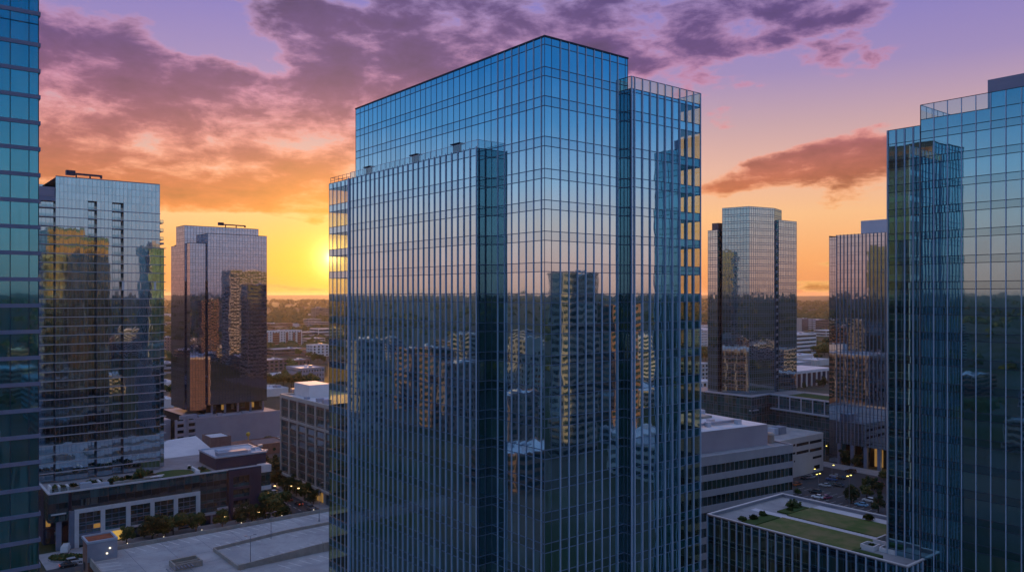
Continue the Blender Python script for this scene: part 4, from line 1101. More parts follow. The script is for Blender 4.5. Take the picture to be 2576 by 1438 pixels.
b = MB(); hp = onz(790, 1000, 35); b.prism(rect(hp - B * 2, 14, 9, A, B), 35.06, 40.0); b.build('penthouse', M['whitep'], bb)
for px_, py_, w_, h_ in ((735, 985, 3, 1.2), (745, 990, 2.4, 1.6), (800, 1012, 2.5, 1.4), (815, 1018, 3, 1.8), (770, 1005, 1.6, .9)):
    b = MB(); p = onz(px_, py_, 35); b.prism(rect(p, 2, w_), 35.06, 35 + h_); b.build('rooftop_unit', M['greym'], bb)

# ------------------------------------------------------------------ banded concrete building, right of the tower
ce = Vector((-.855, -.518)).normalized(); cn = Vector((ce.y, -ce.x)); cn = Vector((-.518, .855)).normalized()
KQ = at(1995, 211.0)
cb = thing('banded_concrete_building', 'grey concrete office block with dark ribbon windows and a windowless upper box', 'office building', (KQ.x - 20, KQ.y, 0))
CL, CD = 62, 44
def cp(o, back=0): return KQ + ce * o + cn * back
cq = [cp(CL), cp(0), cp(0, CD), cp(CL, CD)]
zc = 35.1
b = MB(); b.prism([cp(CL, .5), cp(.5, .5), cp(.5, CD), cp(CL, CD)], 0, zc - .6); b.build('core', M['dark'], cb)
bands = []
z = zc
tops = [35.1, 32.4] ; 
z = 35.1; k = 0
b = MB(); b.prism(cq, 33.3, 35.1); b.build('spandrel_band', M['conc'], cb)
z = 33.3
while z > 3:
    z0 = z - 2.25
    facade(cb, cp(CL, .22), cp(0, .22), [(z0, z, 0)], cols_even(CL, 1.55), [M['g_dark']], (.09, .10), (.06, .05), M['greym'], name='ribbon_window')
    facade(cb, cp(.22, 0), cp(.22, CD), [(z0, z, 0)], cols_even(CD, 1.55), [M['g_dark']], (.09, .10), (.06, .05), M['greym'], name='ribbon_window', grid=False)
    z1 = z0; z0 = max(0, z0 - 1.55)
    b = MB(); b.prism(cq, z0, z1); b.build('spandrel_band', M['conc'], cb); z = z0
b = MB(); b.face([P3(p, 35.14) for p in cq]); b.build('roof', M['roofg'], cb)
b = MB()
for i in range(4): b.bar(cq[i], cq[(i+1) % 4], -.3, .03, 35.11, 35.6, ext=.03 if i % 2 else -.31)
b.build('parapet', M['conc'], cb)
oK = 4.6
pq = [cp(CL, 4.5), cp(oK, 4.5), cp(oK, 30), cp(CL, 30)]
b = MB(); b.prism(pq, 35.16, 40.6); b.build('upper_box', M['mauve'], cb)
b = MB(); b.face([P3(p, 40.64) for p in pq]); b.build('upper_roof', M['white'], cb)
b = MB(); b.tube(P3(cp(1.9, 6.2), 35.2), P3(cp(1.9, 6.2), 37.4), 1.3, n=14); b.tube(P3(cp(1.9, 6.2), 37.4), P3(cp(1.9, 6.2), 37.9), 1.45, .9, n=14); b.build('cooling_tower', M['tan'], cb)
for o, bk, L_ in ((10, 10, 14), (20, 24, 18)):
    b = MB(); b.prism([cp(o + L_, bk), cp(o, bk), cp(o, bk + .7), cp(o + L_, bk + .7)], 40.9, 41.6); b.build('roof_duct', M['greym'], cb)
for o, bk, w_ in ((8, 26, 2.0), (12, 8, 1.4), (18, 12, 1.6), (22, 9, 1.2)):
    b = MB(); b.prism(rect(cp(o, bk), w_, w_, cn, -ce), 40.66, 41.9); b.build('rooftop_unit', M['fin2'], cb)
for o, bk, w_ in ((15, 20, 4), (26, 14, 2.5), (33, 24, 3)):
    b = MB(); b.prism(rect(cp(o, bk), w_, w_ * 1.4, cn, -ce), 40.66, 41.3); b.build('roof_hatch', M['tan'], cb)

# ------------------------------------------------------------------ cream garage behind it
K2 = at(2071, 341.6)
cg = thing('cream_parking_garage', 'cream concrete parking garage with slot openings and a flat open roof, by the parking lot', 'parking garage', (K2.x - 10, K2.y, 0))
GLn, GDp = 64, 46
def kp(o, back=0): return K2 - B * o + A * back
kq = [kp(GLn), kp(0), kp(0, GDp), kp(GLn, GDp)]
b = MB(); b.prism(kq, 0, 15.0); b.build('wall', M['conc_w'], cg)
b = MB(); b.face([P3(p, 15.04) for p in kq]); b.build('roof_deck', M['deck'], cg)
b = MB()
for i in range(4): b.bar(kq[i], kq[(i+1) % 4], -.3, .04, 15.0, 16.2, ext=.04 if i % 2 else -.31)
b.build('parapet', M['conc_w'], cg)
gs = along(K2, -B, 2071 - (475 - 455) / 3.344 / 1.59)
def slot_(x0, x1, y0, y1, mat='dark'):
    def ox(x): return along(K2, -B, (3150 + x / 3.344) / 1.59)
    o0, o1 = ox(x1), ox(x0)
    Y = K2.y - B.y * (o0 + o1) / 2
    zz0, zz1 = zat((1650 + y1 / 3.344) / 1.59, Y), zat((1650 + y0 / 3.344) / 1.59, Y)
    m_ = MB(); m_.bar(kp(o1), kp(o0), -.3, .03, zz0, zz1); m_.build('slot_opening', M[mat], cg)
slot_(298, 455, 362, 400); slot_(120, 282, 396, 434); slot_(50, 104, 420, 448); slot_(298, 455, 470, 508); slot_(120, 282, 503, 540); slot_(60, 104, 528, 556)
slot_(338, 455, 572, 604); slot_(355, 430, 695, 748); slot_(85, 100, 636, 660)
b = MB(); b.prism(rect(K2 - B * 14 + A * 12, 4, 5), 15.06, 18.2); b.build('rooftop_unit', M['greym'], cg)
b = MB(); b.prism(rect(K2 - B * 18 + A * 12, 4, 3), 15.06, 18.0); b.build('rooftop_unit', M['fin2'], cg)
# ------------------------------------------------------------------ terrain
def hill(r, a):
    """height of the ground far away (r metres, a compass radians)"""
    t = min(1, max(0, (r - 2800) / 2600)); t = t * t * (3 - 2 * t)
    u = min(1, max(0, (r - 8500) / 4500)); u = u * u * (3 - 2 * u)
    h1 = 33 + 7 * math.sin(a * 9 + 1) + 5 * math.sin(a * 23 + 2) + 3 * math.sin(a * 51)
    h2 = 40 - 5 * math.sin(a * 9 + 1) + 6 * math.sin(a * 13 + .4) + 4 * math.sin(a * 27 + 1.2) + 2 * math.sin(a * 50)
    return t * h1 + u * h2
def ground_mesh():
    na = 240; rs_ = [0, 60, 120, 240, 420, 700, 1100, 1600, 2100, 2300]
    r = 2300
    while r < 20500: r *= 1.045; rs_.append(r)
    v = [(0, 0, 0)]; f = []
    for r in rs_[1:]:
        for i in range(na):
            a = 2 * math.pi * i / na
            z = hill(r, a) + (random.uniform(-1.2, 1.2) if r > 2600 else 0)
            v.append((r * math.sin(a), r * math.cos(a), z))
    for i in range(na): f.append((0, 1 + (i + 1) % na, 1 + i))
    for k in range(len(rs_) - 2):
        o0, o1 = 1 + k * na, 1 + (k + 1) * na
        for i in range(na):
            j = (i + 1) % na; f.append((o0 + i, o0 + j, o1 + j, o1 + i))
    me = bpy.data.meshes.new('ground'); me.from_pydata(v, [], f); me.materials.append(M['ground'])
    o = bpy.data.objects.new('ground', me); COL.objects.link(o); o['kind'] = 'structure'
def ground_mat():
    m, nt = newmat('town_ground'); p = nt.n('ShaderNodeBsdfPrincipled'); p.inputs['Roughness'].default_value = .95; p.inputs['Specular IOR Level'].default_value = .1
    g = nt.n('ShaderNodeNewGeometry')
    a = nt.noise(g.outputs['Position'], .006, 5, .6); b_ = nt.noise(g.outputs['Position'], .05, 4, .6)
    c = nt.mix(nt.sstep(a.outputs[0], .42, .58), (.026, .040, .016), (.075, .070, .066))
    c = nt.mix(nt.m('MULTIPLY', nt.sstep(b_.outputs[0], .5, .7), .6), c, (.05, .055, .03))
    nt.t.links.new(c, p.inputs['Base Color']); out(nt, p.outputs[0]); return m
M['ground'] = ground_mat()
ground_mesh()
def strip(name, c, d, l0, l1, w0, w1, z, mat, kind='structure'):
    """flat sheet along d from l0 to l1, across from w0 to w1 (to the left of d)"""
    d = Vector(d); n = Vector((-d.y, d.x)); c = Vector(c)
    b = MB(); b.face([P3(c + d * l0 + n * w0, z), P3(c + d * l1 + n * w0, z), P3(c + d * l1 + n * w1, z), P3(c + d * l0 + n * w1, z)])
    o = b.build(name, mat); o['kind'] = kind; return o
def kerbed(name, c, d, l0, l1, w0, w1, mat):
    d = Vector(d); n = Vector((-d.y, d.x)); c = Vector(c)
    b = MB(); b.prism([c + d * l0 + n * w0, c + d * l1 + n * w0, c + d * l1 + n * w1, c + d * l0 + n * w1], .002, .14, 0); o = b.build(name, mat); o['kind'] = 'structure'; return o
e1_ = gp(GL)
strip('street', e1_, A, -70, 150, -16.0, -3.5, .03, M['asphalt'])
kerbed('pavement', e1_, A, -10, 150, -20.4, -16.0, M['pave'])
kerbed('pavement', e1_, A, 1, 60, -3.5, -.3, M['pave'])
mk = MB()
for i in range(40):
    p = e1_ + A * (-20 + 4.2 * i) + B * 9.8; mk.face([P3(p, .036), P3(p + B * .16, .036), P3(p + B * .16 + A * 2.2, .036), P3(p + A * 2.2, .036)])
for i in range(11):
    p = e1_ + A * (-12) + B * (4.0 + 1.1 * i); mk.face([P3(p, .036), P3(p + B * .5, .036), P3(p + B * .5 + A * 3, .036), P3(p + A * 3, .036)])
mk.build('street_markings', M['paint'])['kind'] = 'structure'
strip('street', gp(0), B, -80, 66, -29, -17, .026, M['asphalt'])
kerbed('pavement', gp(0), B, -3, 66, -16.9, -.6, M['pave'])
mk = MB()
for i in range(36):
    p = gp(-78 + 4 * i) - A * 23; mk.face([P3(p, .032), P3(p + B * 2.2, .032), P3(p + B * 2.2 + A * .15, .032), P3(p + A * .15, .032)])
mk.build('street_markings', M['yellow'])['kind'] = 'structure'
# small lot before the blank wall
strip('rear_lot', v0, dv, -60, 90, -44, -1, .02, M['asphalt'])
# right-hand parking lot and street
PL = onz(2110, 1245, 0)
strip('parking_lot', PL, A, -60, 36, -46, 40, .03, M['asphalt'])
strip('street', t6p, A, -80, 30, 12, 26, .036, M['asphalt'])
kerbed('pavement', t6p, A, -70, 8, .6, 10.5, M['pave'])
mk = MB()
for i in range(14):
    for s_ in (0, 1):
        p = onz(2035, 1255, 0) + A * (-24 + 2.7 * i) + B * (s_ * 11); mk.face([P3(p, .036), P3(p + B * 4.8, .036), P3(p + B * 4.8 + A * .12, .036), P3(p + A * .12, .036)])
mk.build('stall_markings', M['paint'])['kind'] = 'structure'

# ------------------------------------------------------------------ trees
def crown_mesh(name, h, rx, shape, n, mat, leaf=.55, seed=1):
    rnd = random.Random(seed); b = MB()
    lobes = []
    for i in range(9):
        t = rnd.random(); a = rnd.uniform(0, 6.28)
        if shape == 'cone': rr = rx * (1 - t) * .75; z = h * (.18 + .78 * t); s = rx * (.62 - .4 * t)
        elif shape == 'wide': rr = rx * .75 * math.sqrt(rnd.random()); z = h * (.45 + .38 * t); s = rx * rnd.uniform(.30, .48)
        else: rr = rx * .75 * rnd.random(); z = h * (.22 + .62 * t); s = rx * rnd.uniform(.30, .62) * (1.15 - .4 * t)
        lobes.append((Vector((rr * math.cos(a), rr * math.sin(a), z)), s))
    for k in range(n):
        c, s = lobes[k % len(lobes)]
        d = Vector((rnd.gauss(0, 1), rnd.gauss(0, 1), rnd.gauss(0, .85))).normalized()
        p = c + d * s * (rnd.random() ** .35)
        if p.z < h * .14: continue
        u = Vector((rnd.gauss(0, 1), rnd.gauss(0, 1), rnd.gauss(0, .6))).normalized(); w = u.cross(d)
        if w.length < .1: continue
        w.normalize(); L_ = leaf * rnd.uniform(.7, 1.5)
        b.face([p - u * L_ * .5, p + w * L_ * .4, p + u * L_ * .5, p - w * L_ * .4])
    return b
TREES = {}
def tree_proto(key, h, rx, shape, n, mat, leaf, seed):
    t = thing('tree', 'x', 'tree', (0, 0, 0))
    cr = crown_mesh(key, h, rx, shape, n, mat, leaf, seed).build('crown', mat, t)
    b = MB(); b.tube((0, 0, 0), (.1, .05, h * .55), h * .028, h * .015, 7); b.tube((.1, .05, h * .5), (rx * .4, .2, h * .75), h * .013, h * .005, 5); b.tube((.08, .0, h * .42), (-rx * .4, -.2, h * .7), h * .013, h * .005, 5)
    b.build('trunk', M['bark'], t)
    TREES[key] = [t, False]
tree_proto('round', 8, 3.0, 'round', 1500, M['leaf'], .62, 3)
tree_proto('dark', 9, 3.2, 'round', 1700, M['leaf_d'], .62, 5)
tree_proto('cone', 9, 2.1, 'cone', 1400, M['leaf_d'], .50, 8)
tree_proto('wide', 13, 7.5, 'wide', 2400, M['leaf_y'], 1.05, 11)
tree_proto('wide_d', 12, 7.0, 'wide', 2200, M['leaf'], 1.0, 17)
TN = [0]
def tree(key, p, h, label, group, z=0, name='tree', cat='tree'):
    t0, used = TREES[key]
    o = t0 if not used else copy_tree(t0)
    TREES[key][1] = True
    h *= (.78, 1.0, .9, 1.1, .84, .95)[TN[0] % 6] if name == 'tree' else 1
    base = {'round': 8, 'dark': 9, 'cone': 9, 'wide': 13, 'wide_d': 12, 'bush': 1.2, 'bush_d': 1.2}[key]
    s_ = h / base
    o.location = (p[0], p[1], z); wv = (1.0, 1.18, .9, 1.25, 1.05)[TN[0] % 5]; o.scale = (s_ * wv, s_ * wv * .95, s_); o.rotation_euler = (0, 0, TN[0] * 1.7); TN[0] += 1
    o.name = name; tag(o, label, cat, group); return o
def bush_proto(key, mat, seed):
    t = thing('shrub', 'x', 'shrub', (0, 0, 0)); rnd = random.Random(seed); b = MB()
    for k in range(420):
        d = Vector((rnd.gauss(0, 1), rnd.gauss(0, 1), abs(rnd.gauss(0, .8)))).normalized(); p = Vector((d.x * 1.1, d.y * 1.1, d.z * 1.0)) * rnd.random() ** .3 * (1 + .25 * math.sin(7 * d.x + 3 * d.y))
        u = Vector((rnd.gauss(0, 1), rnd.gauss(0, 1), rnd.gauss(0, 1))).normalized(); w = u.orthogonal(); L_ = rnd.uniform(.16, .34)
        p.z += .12
        b.face([p - u * L_, p + w * L_ * .7, p + u * L_, p - w * L_ * .7])
    b.build('foliage', mat, t)
    b = MB(); b.tube((0, 0, -.3), (0, 0, .7), .06, .03, 6); b.build('stem', M['bark'], t)
    TREES[key] = [t, False]
bush_proto('bush', M['leaf'], 2); bush_proto('bush_d', M['leaf_d'], 4)
gA = 'street trees before the low office building'
for i, (px, bk, h, k, lab) in enumerate([
    (307, 5.5, 8.5, 'round', 'green street tree before the lit shop window, leftmost beside the parking deck'),
    (371, 5.5, 9.0, 'dark', 'dark green street tree before the third stone pier of the low office building'),
    (405, 5.0, 6.5, 'round', 'low bushy tree hiding the base of the fourth stone bay'),
    (424, 5.0, 6.2, 'wide_d', 'broad low tree just left of the fifth stone pier'),
    (478, 6.0, 9.0, 'round', 'rounded tree before the rightmost stone-framed bay'),
    (542, 6.5, 7.5, 'round', 'small tree before the canopy of the glass link'),
    (590, 6.0, 9.0, 'dark', 'tall dark tree under the left half of the navy portal'),
    (612, 7.5, 8.0, 'dark', 'dark tree under the middle of the navy portal'),
    (645, 8.0, 9.5, 'dark', 'darkest full tree before the right half of the navy portal'),
    (672, 8.5, 9.0, 'wide_d', 'spreading tree at the right end of the low office building'),
    (690, 9.5, 7.0, 'dark', 'dark tree at the street corner behind the parking deck')]):
    tree(k, gp(ob(px), -bk), h, lab, gA)
gB = 'street trees along the beige office building'
for i, t_ in enumerate((2, 9, 16, 22, 29, 37)):
    p = BQ - A * t_ - B * 3.2
    tree(('dark', 'round', 'dark', 'dark', 'round', 'dark')[i], p, (8, 6.5, 7.5, 8.5, 7, 7.5)[i], ['first dark street tree at the far left corner of the beige building', 'small green street tree, second along the beige arcade', 'third dark street tree along the beige arcade', 'tallest dark street tree along the beige arcade, fourth in line', 'green street tree, fifth along the beige arcade', 'dark street tree along the beige arcade, nearest the central tower'][i], gB)
gC = 'trees behind the low office building'
for px, Y, h, k, lab in ((577, 322, 8, 'wide_d', 'dark tree rising behind the navy penthouse roof'), (628, 330, 7, 'dark', 'small dark tree behind the right end of the navy penthouse'), (662, 345, 8, 'dark', 'dark tree left of the beige building near its top floors'), (690, 335, 12, 'cone', 'tall narrow dark tree beside the beige building corner'), (696, 322, 9, 'dark', 'full dark tree beside the foot of the beige building'),
                         (684, 312, 8, 'round', 'green tree across the street from the beige building'), (672, 395, 6.5, 'round', 'small green tree against the blank podium wall'), (612, 365, 6, 'round', 'small tree beside the brown pitched-roof house'), (650, 318, 8, 'wide_d', 'spreading dark tree behind the corner bay')):
    tree(k, at(px, Y), h, lab, gC)
gD = 'trees round the right-hand parking lot'
def t5px(x, y): return (3150 + x / 3.344) / 1.59, (1650 + y / 3.344) / 1.59
for x, y, h, k, lab in ((855, 1210, 9.0, 'dark', 'dark round tree behind the lamp post in the parking lot'), (1215, 1330, 9.5, 'cone', 'slim conical tree beside the right-hand tower'), (1060, 1130, 6.5, 'round', 'green tree between the conical tree and the round dark tree'), (1130, 1050, 7, 'dark', 'dark tree left of the red umbrella'), (1240, 1060, 6, 'dark', 'small dark tree below the red umbrella'),
                        (1290, 900, 4.5, 'round', 'low tree at the far pavement beside the right-hand tower'), (575, 600, 8, 'dark', 'dark tree between the cream garage and the finned tower'), (760, 690, 7, 'dark', 'dark tree before the leftmost blue column'), (930, 720, 7.5, 'dark', 'dark tree before the lit lobby of the finned tower'),
                        (240, 790, 3, 'round', 'small tree at the foot of the cream garage wall'), (130, 1100, 4, 'round', 'small tree at the corner of the banded concrete building'), (1030, 1000, 4.5, 'round', 'small tree on the planted strip across the lot')):
    tree(k, onz(*t5px(x, y), 0), h, lab, gD)
# roof plants
gE = 'shrubs on the roof garden'
def shrub(p, z, s_, lab, grp, dark=False): tree('bush_d' if dark else 'bush', p, .75 * s_, lab, grp, z=z, name='shrub', cat='shrub')
for a_, b_, s_, lab in ((5.8, 2.6, .9, 'leftmost shrub in the near planter bed of the roof garden'), (6.6, 5.0, 1.0, 'middle shrub in the near planter bed of the roof garden'), (6.3, 8.4, 1.0, 'furthest shrub in the near planter bed of the roof garden'), (6.4, 18.5, 1.6, 'tallest shrub at the back left corner of the roof garden'), (7.6, 15.5, .9, 'small shrub beside the tall one at the back of the roof garden'),
                        (20, 21.5, 1.1, 'brown-green shrub at the back edge of the roof lawn'), (27.8, 15, 1.0, 'shrub at the right end of the far roof lawn'), (28.2, 18.5, 1.2, 'shrub in the right planter bed beside the tower'), (28.4, 6, .7, 'shrub in the small white planter box on the roof garden'), (25.5, 20.8, 1.0, 'shrub by the parapet behind the far roof lawn')):
    shrub(lb(a_, b_), zg + .3, s_, lab, gE)
gF = 'shrubs on the terrace of the low office building'
for i, (px, bk, s_) in enumerate(((142, 4, 1.6), (152, 5, 1.8), (168, 4, 1.4), (190, 4.5, 1.6), (236, 6, 1.6), (243, 5, 1.5), (258, 6, 1.5), (288, 4, 1.6), (300, 5, 1.9), (315, 4, 1.5), (330, 5, 1.7), (345, 4, 1.6), (368, 7, 3.0), (395, 9, 1.5), (500, 9, 1.2), (520, 5, 1.3))):
    shrub(gp(ob(px), bk), ZR + .2, s_, ['leftmost', 'second', 'third', 'fourth', 'fifth', 'sixth', 'seventh', 'eighth', 'ninth', 'tenth', 'eleventh', 'twelfth', 'tallest, thirteenth', 'fourteenth', 'fifteenth', 'rightmost'][i] + ' terrace shrub, counted from the left, on the low office roof', gF, dark=i % 2)
# oval planting island at the drop-off
op = onz(168, 1408, 0)
ti = thing('planting_island', 'oval planted island before the lit corner entrance', 'planter', (op.x, op.y, 0))
b = MB(); n_ = 22
ring = [(op.x + 5.2 * math.cos(2*math.pi*i/n_), op.y + 2.6 * math.sin(2*math.pi*i/n_)) for i in range(n_)]; b.prism(ring, 0, .5); b.build('kerb', M['pave'], ti)
b = MB()
rnd = random.Random(4)
for i in range(900):
    r_ = math.sqrt(rnd.random()); a = rnd.uniform(0, 6.28); p = Vector((op.x + 4.9 * r_ * math.cos(a), op.y + 2.3 * r_ * math.sin(a), .5 + rnd.uniform(0, .8))); u = Vector((rnd.gauss(0, 1), rnd.gauss(0, 1), rnd.gauss(0, 1))).normalized() * .3; w = u.orthogonal() * .8
    b.face([p - u, p + w, p + u, p - w])
b.build('planting', M['leaf'], ti)

# ------------------------------------------------------------------ vehicles
def loft(b, secs, m=0):
    rings = []
    for x, hw, z0, z1 in secs: rings.append([(x, -hw, z0), (x, hw, z0), (x, hw * .98, z0 + (z1 - z0) * .7), (x, hw * .86, z1), (x, -hw * .86, z1), (x, -hw * .98, z0 + (z1 - z0) * .7)])
    for r0, r1 in zip(rings[:-1], rings[1:]):
        for i in range(6): b.face([r0[i], r0[(i+1) % 6], r1[(i+1) % 6], r1[i]], m)
    b.face(rings[0][::-1], m); b.face(rings[-1], m)
def car_proto(kind):
    t = thing('parked_car', 'x', 'car', (0, 0, 0))
    b = MB(); g = MB(); r = MB()
    if kind == 'sedan':
        loft(b, [(-2.28, .74, .45, .80), (-2.1, .86, .30, .93), (-1.2, .90, .24, .97), (.6, .90, .24, .96), (1.6, .87, .26, .86), (2.25, .74, .38, .68)])
        loft(g, [(-1.75, .74, .90, .95), (-1.05, .72, .90, 1.38), (.15, .72, .90, 1.42), (1.05, .76, .90, .96)])
        loft(r, [(-1.0, .66, 1.37, 1.43), (-.4, .68, 1.37, 1.48), (.2, .66, 1.37, 1.46)])
        L_, W_ = 2.2, .78
    elif kind == 'suv':
        loft(b, [(-2.3, .80, .5, 1.0), (-2.2, .92, .36, 1.1), (-1.2, .95, .30, 1.12), (.7, .95, .30, 1.10), (1.7, .92, .32, 1.0), (2.3, .80, .45, .82)])
        loft(g, [(-2.2, .80, 1.05, 1.12), (-1.9, .78, 1.05, 1.66), (.2, .78, 1.05, 1.70), (1.1, .82, 1.05, 1.12)])
        loft(r, [(-1.9, .74, 1.65, 1.72), (-.6, .76, 1.65, 1.78), (.2, .74, 1.65, 1.74)])
        L_, W_ = 2.26, .84
    else:
        loft(b, [(-2.7, .92, .45, 1.2), (-2.6, .98, .38, 2.15), (.9, .98, .38, 2.2), (1.5, .96, .38, 1.3), (2.5, .90, .40, 1.05), (2.6, .82, .5, .9)])
        loft(g, [(.75, .99, 1.25, 2.0), (1.0, .96, 1.25, 2.0), (1.62, .90, 1.22, 1.3)])
        loft(r, [(-2.6, .86, 2.14, 2.22), (.8, .86, 2.16, 2.26)])
        L_, W_ = 2.62, .88
    b.build('body', M['car'], t, smooth=False); g.build('windows', M['carglass'], t); r.build('roof', M['car'], t)
    for sx in (-1.38, 1.38):
        for sy in (-1, 1):
            w = MB(); w.tube((sx, sy * (W_ - .08), .33), (sx, sy * (W_ + .12), .33), .33, n=14); wo = w.build('wheel', M['tyre'], t)
            w = MB(); w.tube((sx, sy * (W_ + .11), .33), (sx, sy * (W_ + .135), .33), .2, n=10); w.build('rim', M['rim'], wo)
    for sy in (-.55, .55):
        w = MB(); w.prism([(L_ - .12, sy - .18), (L_ + .03, sy - .18), (L_ + .03, sy + .18), (L_ - .12, sy + .18)], .6, .72); w.build('headlight', M['whitep'], t)
        w = MB(); w.prism([(-L_ - .05, sy - .2), (-L_ + .1, sy - .2), (-L_ + .1, sy + .2), (-L_ - .05, sy + .2)], .72, .86); w.build('tail_light', M['red'], t)
    return t
CARS = {k: [car_proto(k), False] for k in ('sedan', 'suv', 'van')}
def car(kind, p, ang, col, label, group=None, lights=False, z=.035):
    t0, used = CARS[kind]
    o = t0 if not used else copy_tree(t0); CARS[kind][1] = True
    o.location = (p[0], p[1], z); o.rotation_euler = (0, 0, ang)
    o.name = 'parked_car' if kind != 'van' else 'parked_van'; tag(o, label, 'car' if kind != 'van' else 'van', group)
    for c in o.children:
        if c.name.split('.')[0] in ('body', 'roof'): c.color = (*col, 1)
        if lights and c.name.startswith('tail_light'):
            c.data = c.data.copy(); c.data.materials[0] = M['tail']
    return o
aA = math.atan2(A.y, A.x); aB = math.atan2(B.y, B.x)
WHT, SIL, BLK, DRED, BLU, GRY, NAV, MAR, LBL = (.7, .7, .72), (.35, .37, .40), (.02, .02, .025), (.16, .02, .02), (.03, .08, .22), (.12, .13, .15), (.02, .03, .07), (.22, .03, .08), (.20, .42, .62)
gk = 'cars along the street by the beige building'
def st_car(px, py): return onz(px, py, 0)
def z4(x, y): return (640 + x * .505) / 1.59, (1560 + y * .505) / 1.59
car('suv', onz(*z4(893, 822), 0), aA, WHT, 'white car furthest up the street, beside the low office corner', gk)
car('sedan', onz(*z4(952, 832), 0), aA, SIL, 'silver car parked before the arcade, furthest up the street', gk)
car('sedan', onz(*z4(1020, 872), 0), aA, DRED, 'dark red car parked before the beige arcade', gk)
car('sedan', onz(*z4(1098, 908), 0), aA, BLK, 'black car with glowing tail lights before the beige arcade', gk, True)
car('suv', onz(*z4(1195, 945), 0), aA + math.pi, GRY, 'grey car nearest the central tower on the beige street', gk)
car('van', onz(*z4(960, 968), 0), aA, WHT, 'white van parked behind the parking deck parapet, in the street', gk)
gk = 'vehicles before the blank podium wall'
car('van', onz(*z4(700, 405), 0), aB, WHT, 'white van before the blank wall, left of two', gk); car('van', onz(*z4(732, 404), 0), aB + .1, WHT, 'white van before the blank wall, right of two', gk)
car('suv', onz(*z4(925, 347), 0), aB, GRY, 'grey car furthest back by the right end of the blank wall', gk); car('sedan', onz(*z4(940, 388), 0), aB, WHT, 'white car by the left edge of the beige building', gk)
gk = 'cars in the right-hand parking lot'
for x, y, kind, ang, col, lab in ((590, 905, 'suv', aA + .2, BLU, 'dark blue car below the lit yellow lamp head, second row'), (640, 860, 'sedan', aA + .2, SIL, 'silver car partly behind the dark blue one'), (700, 885, 'sedan', aA + .2, BLK, 'black car at the right end of the back row'), (500, 985, 'sedan', aA + .15, SIL, 'silver car beside the twin-headed yellow lamp'), (615, 970, 'sedan', aA + .15, (.02, .05, .04), 'dark green car right of the silver one'), (680, 985, 'sedan', aA + .15, BLK, 'black car at the right end of the middle row'),
                              (370, 1075, 'suv', aA + .1, BLK, 'black car at the near left of the lot'), (405, 1140, 'sedan', aA + .15, WHT, 'white car nearest the roof garden parapet'), (528, 1145, 'sedan', aB - .2, MAR, 'maroon car nearest the roof garden parapet'), (845, 800, 'suv', aA, BLK, 'black car driving past the finned tower on the street'),
                              (235, 885, 'sedan', aB, BLK, 'black car at the foot of the garage wall, left of three'), (280, 880, 'sedan', aB, GRY, 'grey car at the foot of the garage wall, middle of three'), (325, 872, 'sedan', aB, SIL, 'silver car at the foot of the garage wall, right of three'), (130, 970, 'sedan', aB, (.35, .09, .02), 'car with orange light put into its paint, at the corner of the banded concrete building'),  # the orange light on the corner car is put into its body colour
                              (990, 1245, 'sedan', aA, LBL, 'light blue car before the conical tree'), (1090, 1190, 'suv', aA, WHT, 'white car under the trees beside the light blue car'), (1085, 1075, 'sedan', aA, NAV, 'navy car between the trees right of the lamp post')):
    car(kind, onz(*t5px(x, y), 0), ang, col, lab, gk)
gk = 'vehicles at the drop-off, lower left'
car('van', onz(166, 1386, 0), aB + 1.2, WHT, 'white van parked in the dark entrance of the low office building', gk)
car('sedan', onz(172, 1424, 0), aB, BLK, 'black car with orange lights below the planted island', gk, True); car('suv', onz(187, 1416, 0), aB, SIL, 'silver car beside the stair tower', gk)

# ------------------------------------------------------------------ lamps
def lamp(p, h, heads, lit, label, z=0, group=None, mat='lampy'):
    t = thing('street_lamp', label, 'street lamp', (p[0], p[1], z), group)
    b = MB(); b.tube((p[0], p[1], z), (p[0], p[1], z + h), .11, .07, 8); b.tube((p[0], p[1], z), (p[0], p[1], z + .5), .25, .22, 8); b.build('pole', M['pole'], t)
    for k in range(heads):
        s_ = 1 if k == 0 else -1
        d = Vector((B.x * s_, B.y * s_, 0))
        q = Vector((p[0], p[1], z + h))
        b = MB(); b.tube(q - Vector((0, 0, .05)), q + d * .9 + Vector((0, 0, .15)), .05, .04, 6); b.build('arm', M['pole'], t)
        b = MB(); e_ = q + d * 1.1 + Vector((0, 0, .15)); b.bar((e_ - d * .35)[:2], (e_ + d * .35)[:2], -.17, .17, e_.z - .07, e_.z + .07); b.build('lamp_head', M[mat] if lit else M['pole'], t)
    return t
pz = onz(682, 1362, ZD); lamp(pz, 7.8, 2, False, 'unlit grey lamp post on the ramp wall of the parking deck', ZD)
pz = onz(630, 1418, ZD); lamp(pz, 7.0, 2, False, 'unlit thin lamp post at the ramp corner nearest the photo edge', ZD)
pz = onz(803, 1310, ZD); lamp(pz, 11, 1, False, 'tall thin lamp post on the far right of the parking deck', ZD)
gl = 'lit lamps in the right-hand parking lot'
lamp(onz(*t5px(412, 1010), 0), 5.5, 2, True, 'twin-headed yellow lit lamp beside the silver car', 0, gl)
lamp(onz(*t5px(595, 1000), 0), 8.5, 1, True, 'single-headed lit lamp over the dark blue car', 0, gl)
lamp(onz(*t5px(825, 1260), 0), 11.0, 2, True, 'tall lit lamp post before the dark round tree', 0, gl)
lamp(onz(*t5px(503, 625), 0), 6.0, 1, True, 'lit lamp at the corner of the cream garage', 0, gl)
lamp(onz(*t5px(345, 830), 0), 2.2, 1, True, 'short lit lamp at the foot of the cream garage', 0, gl)
gl = 'small lit street lamps by the beige street'
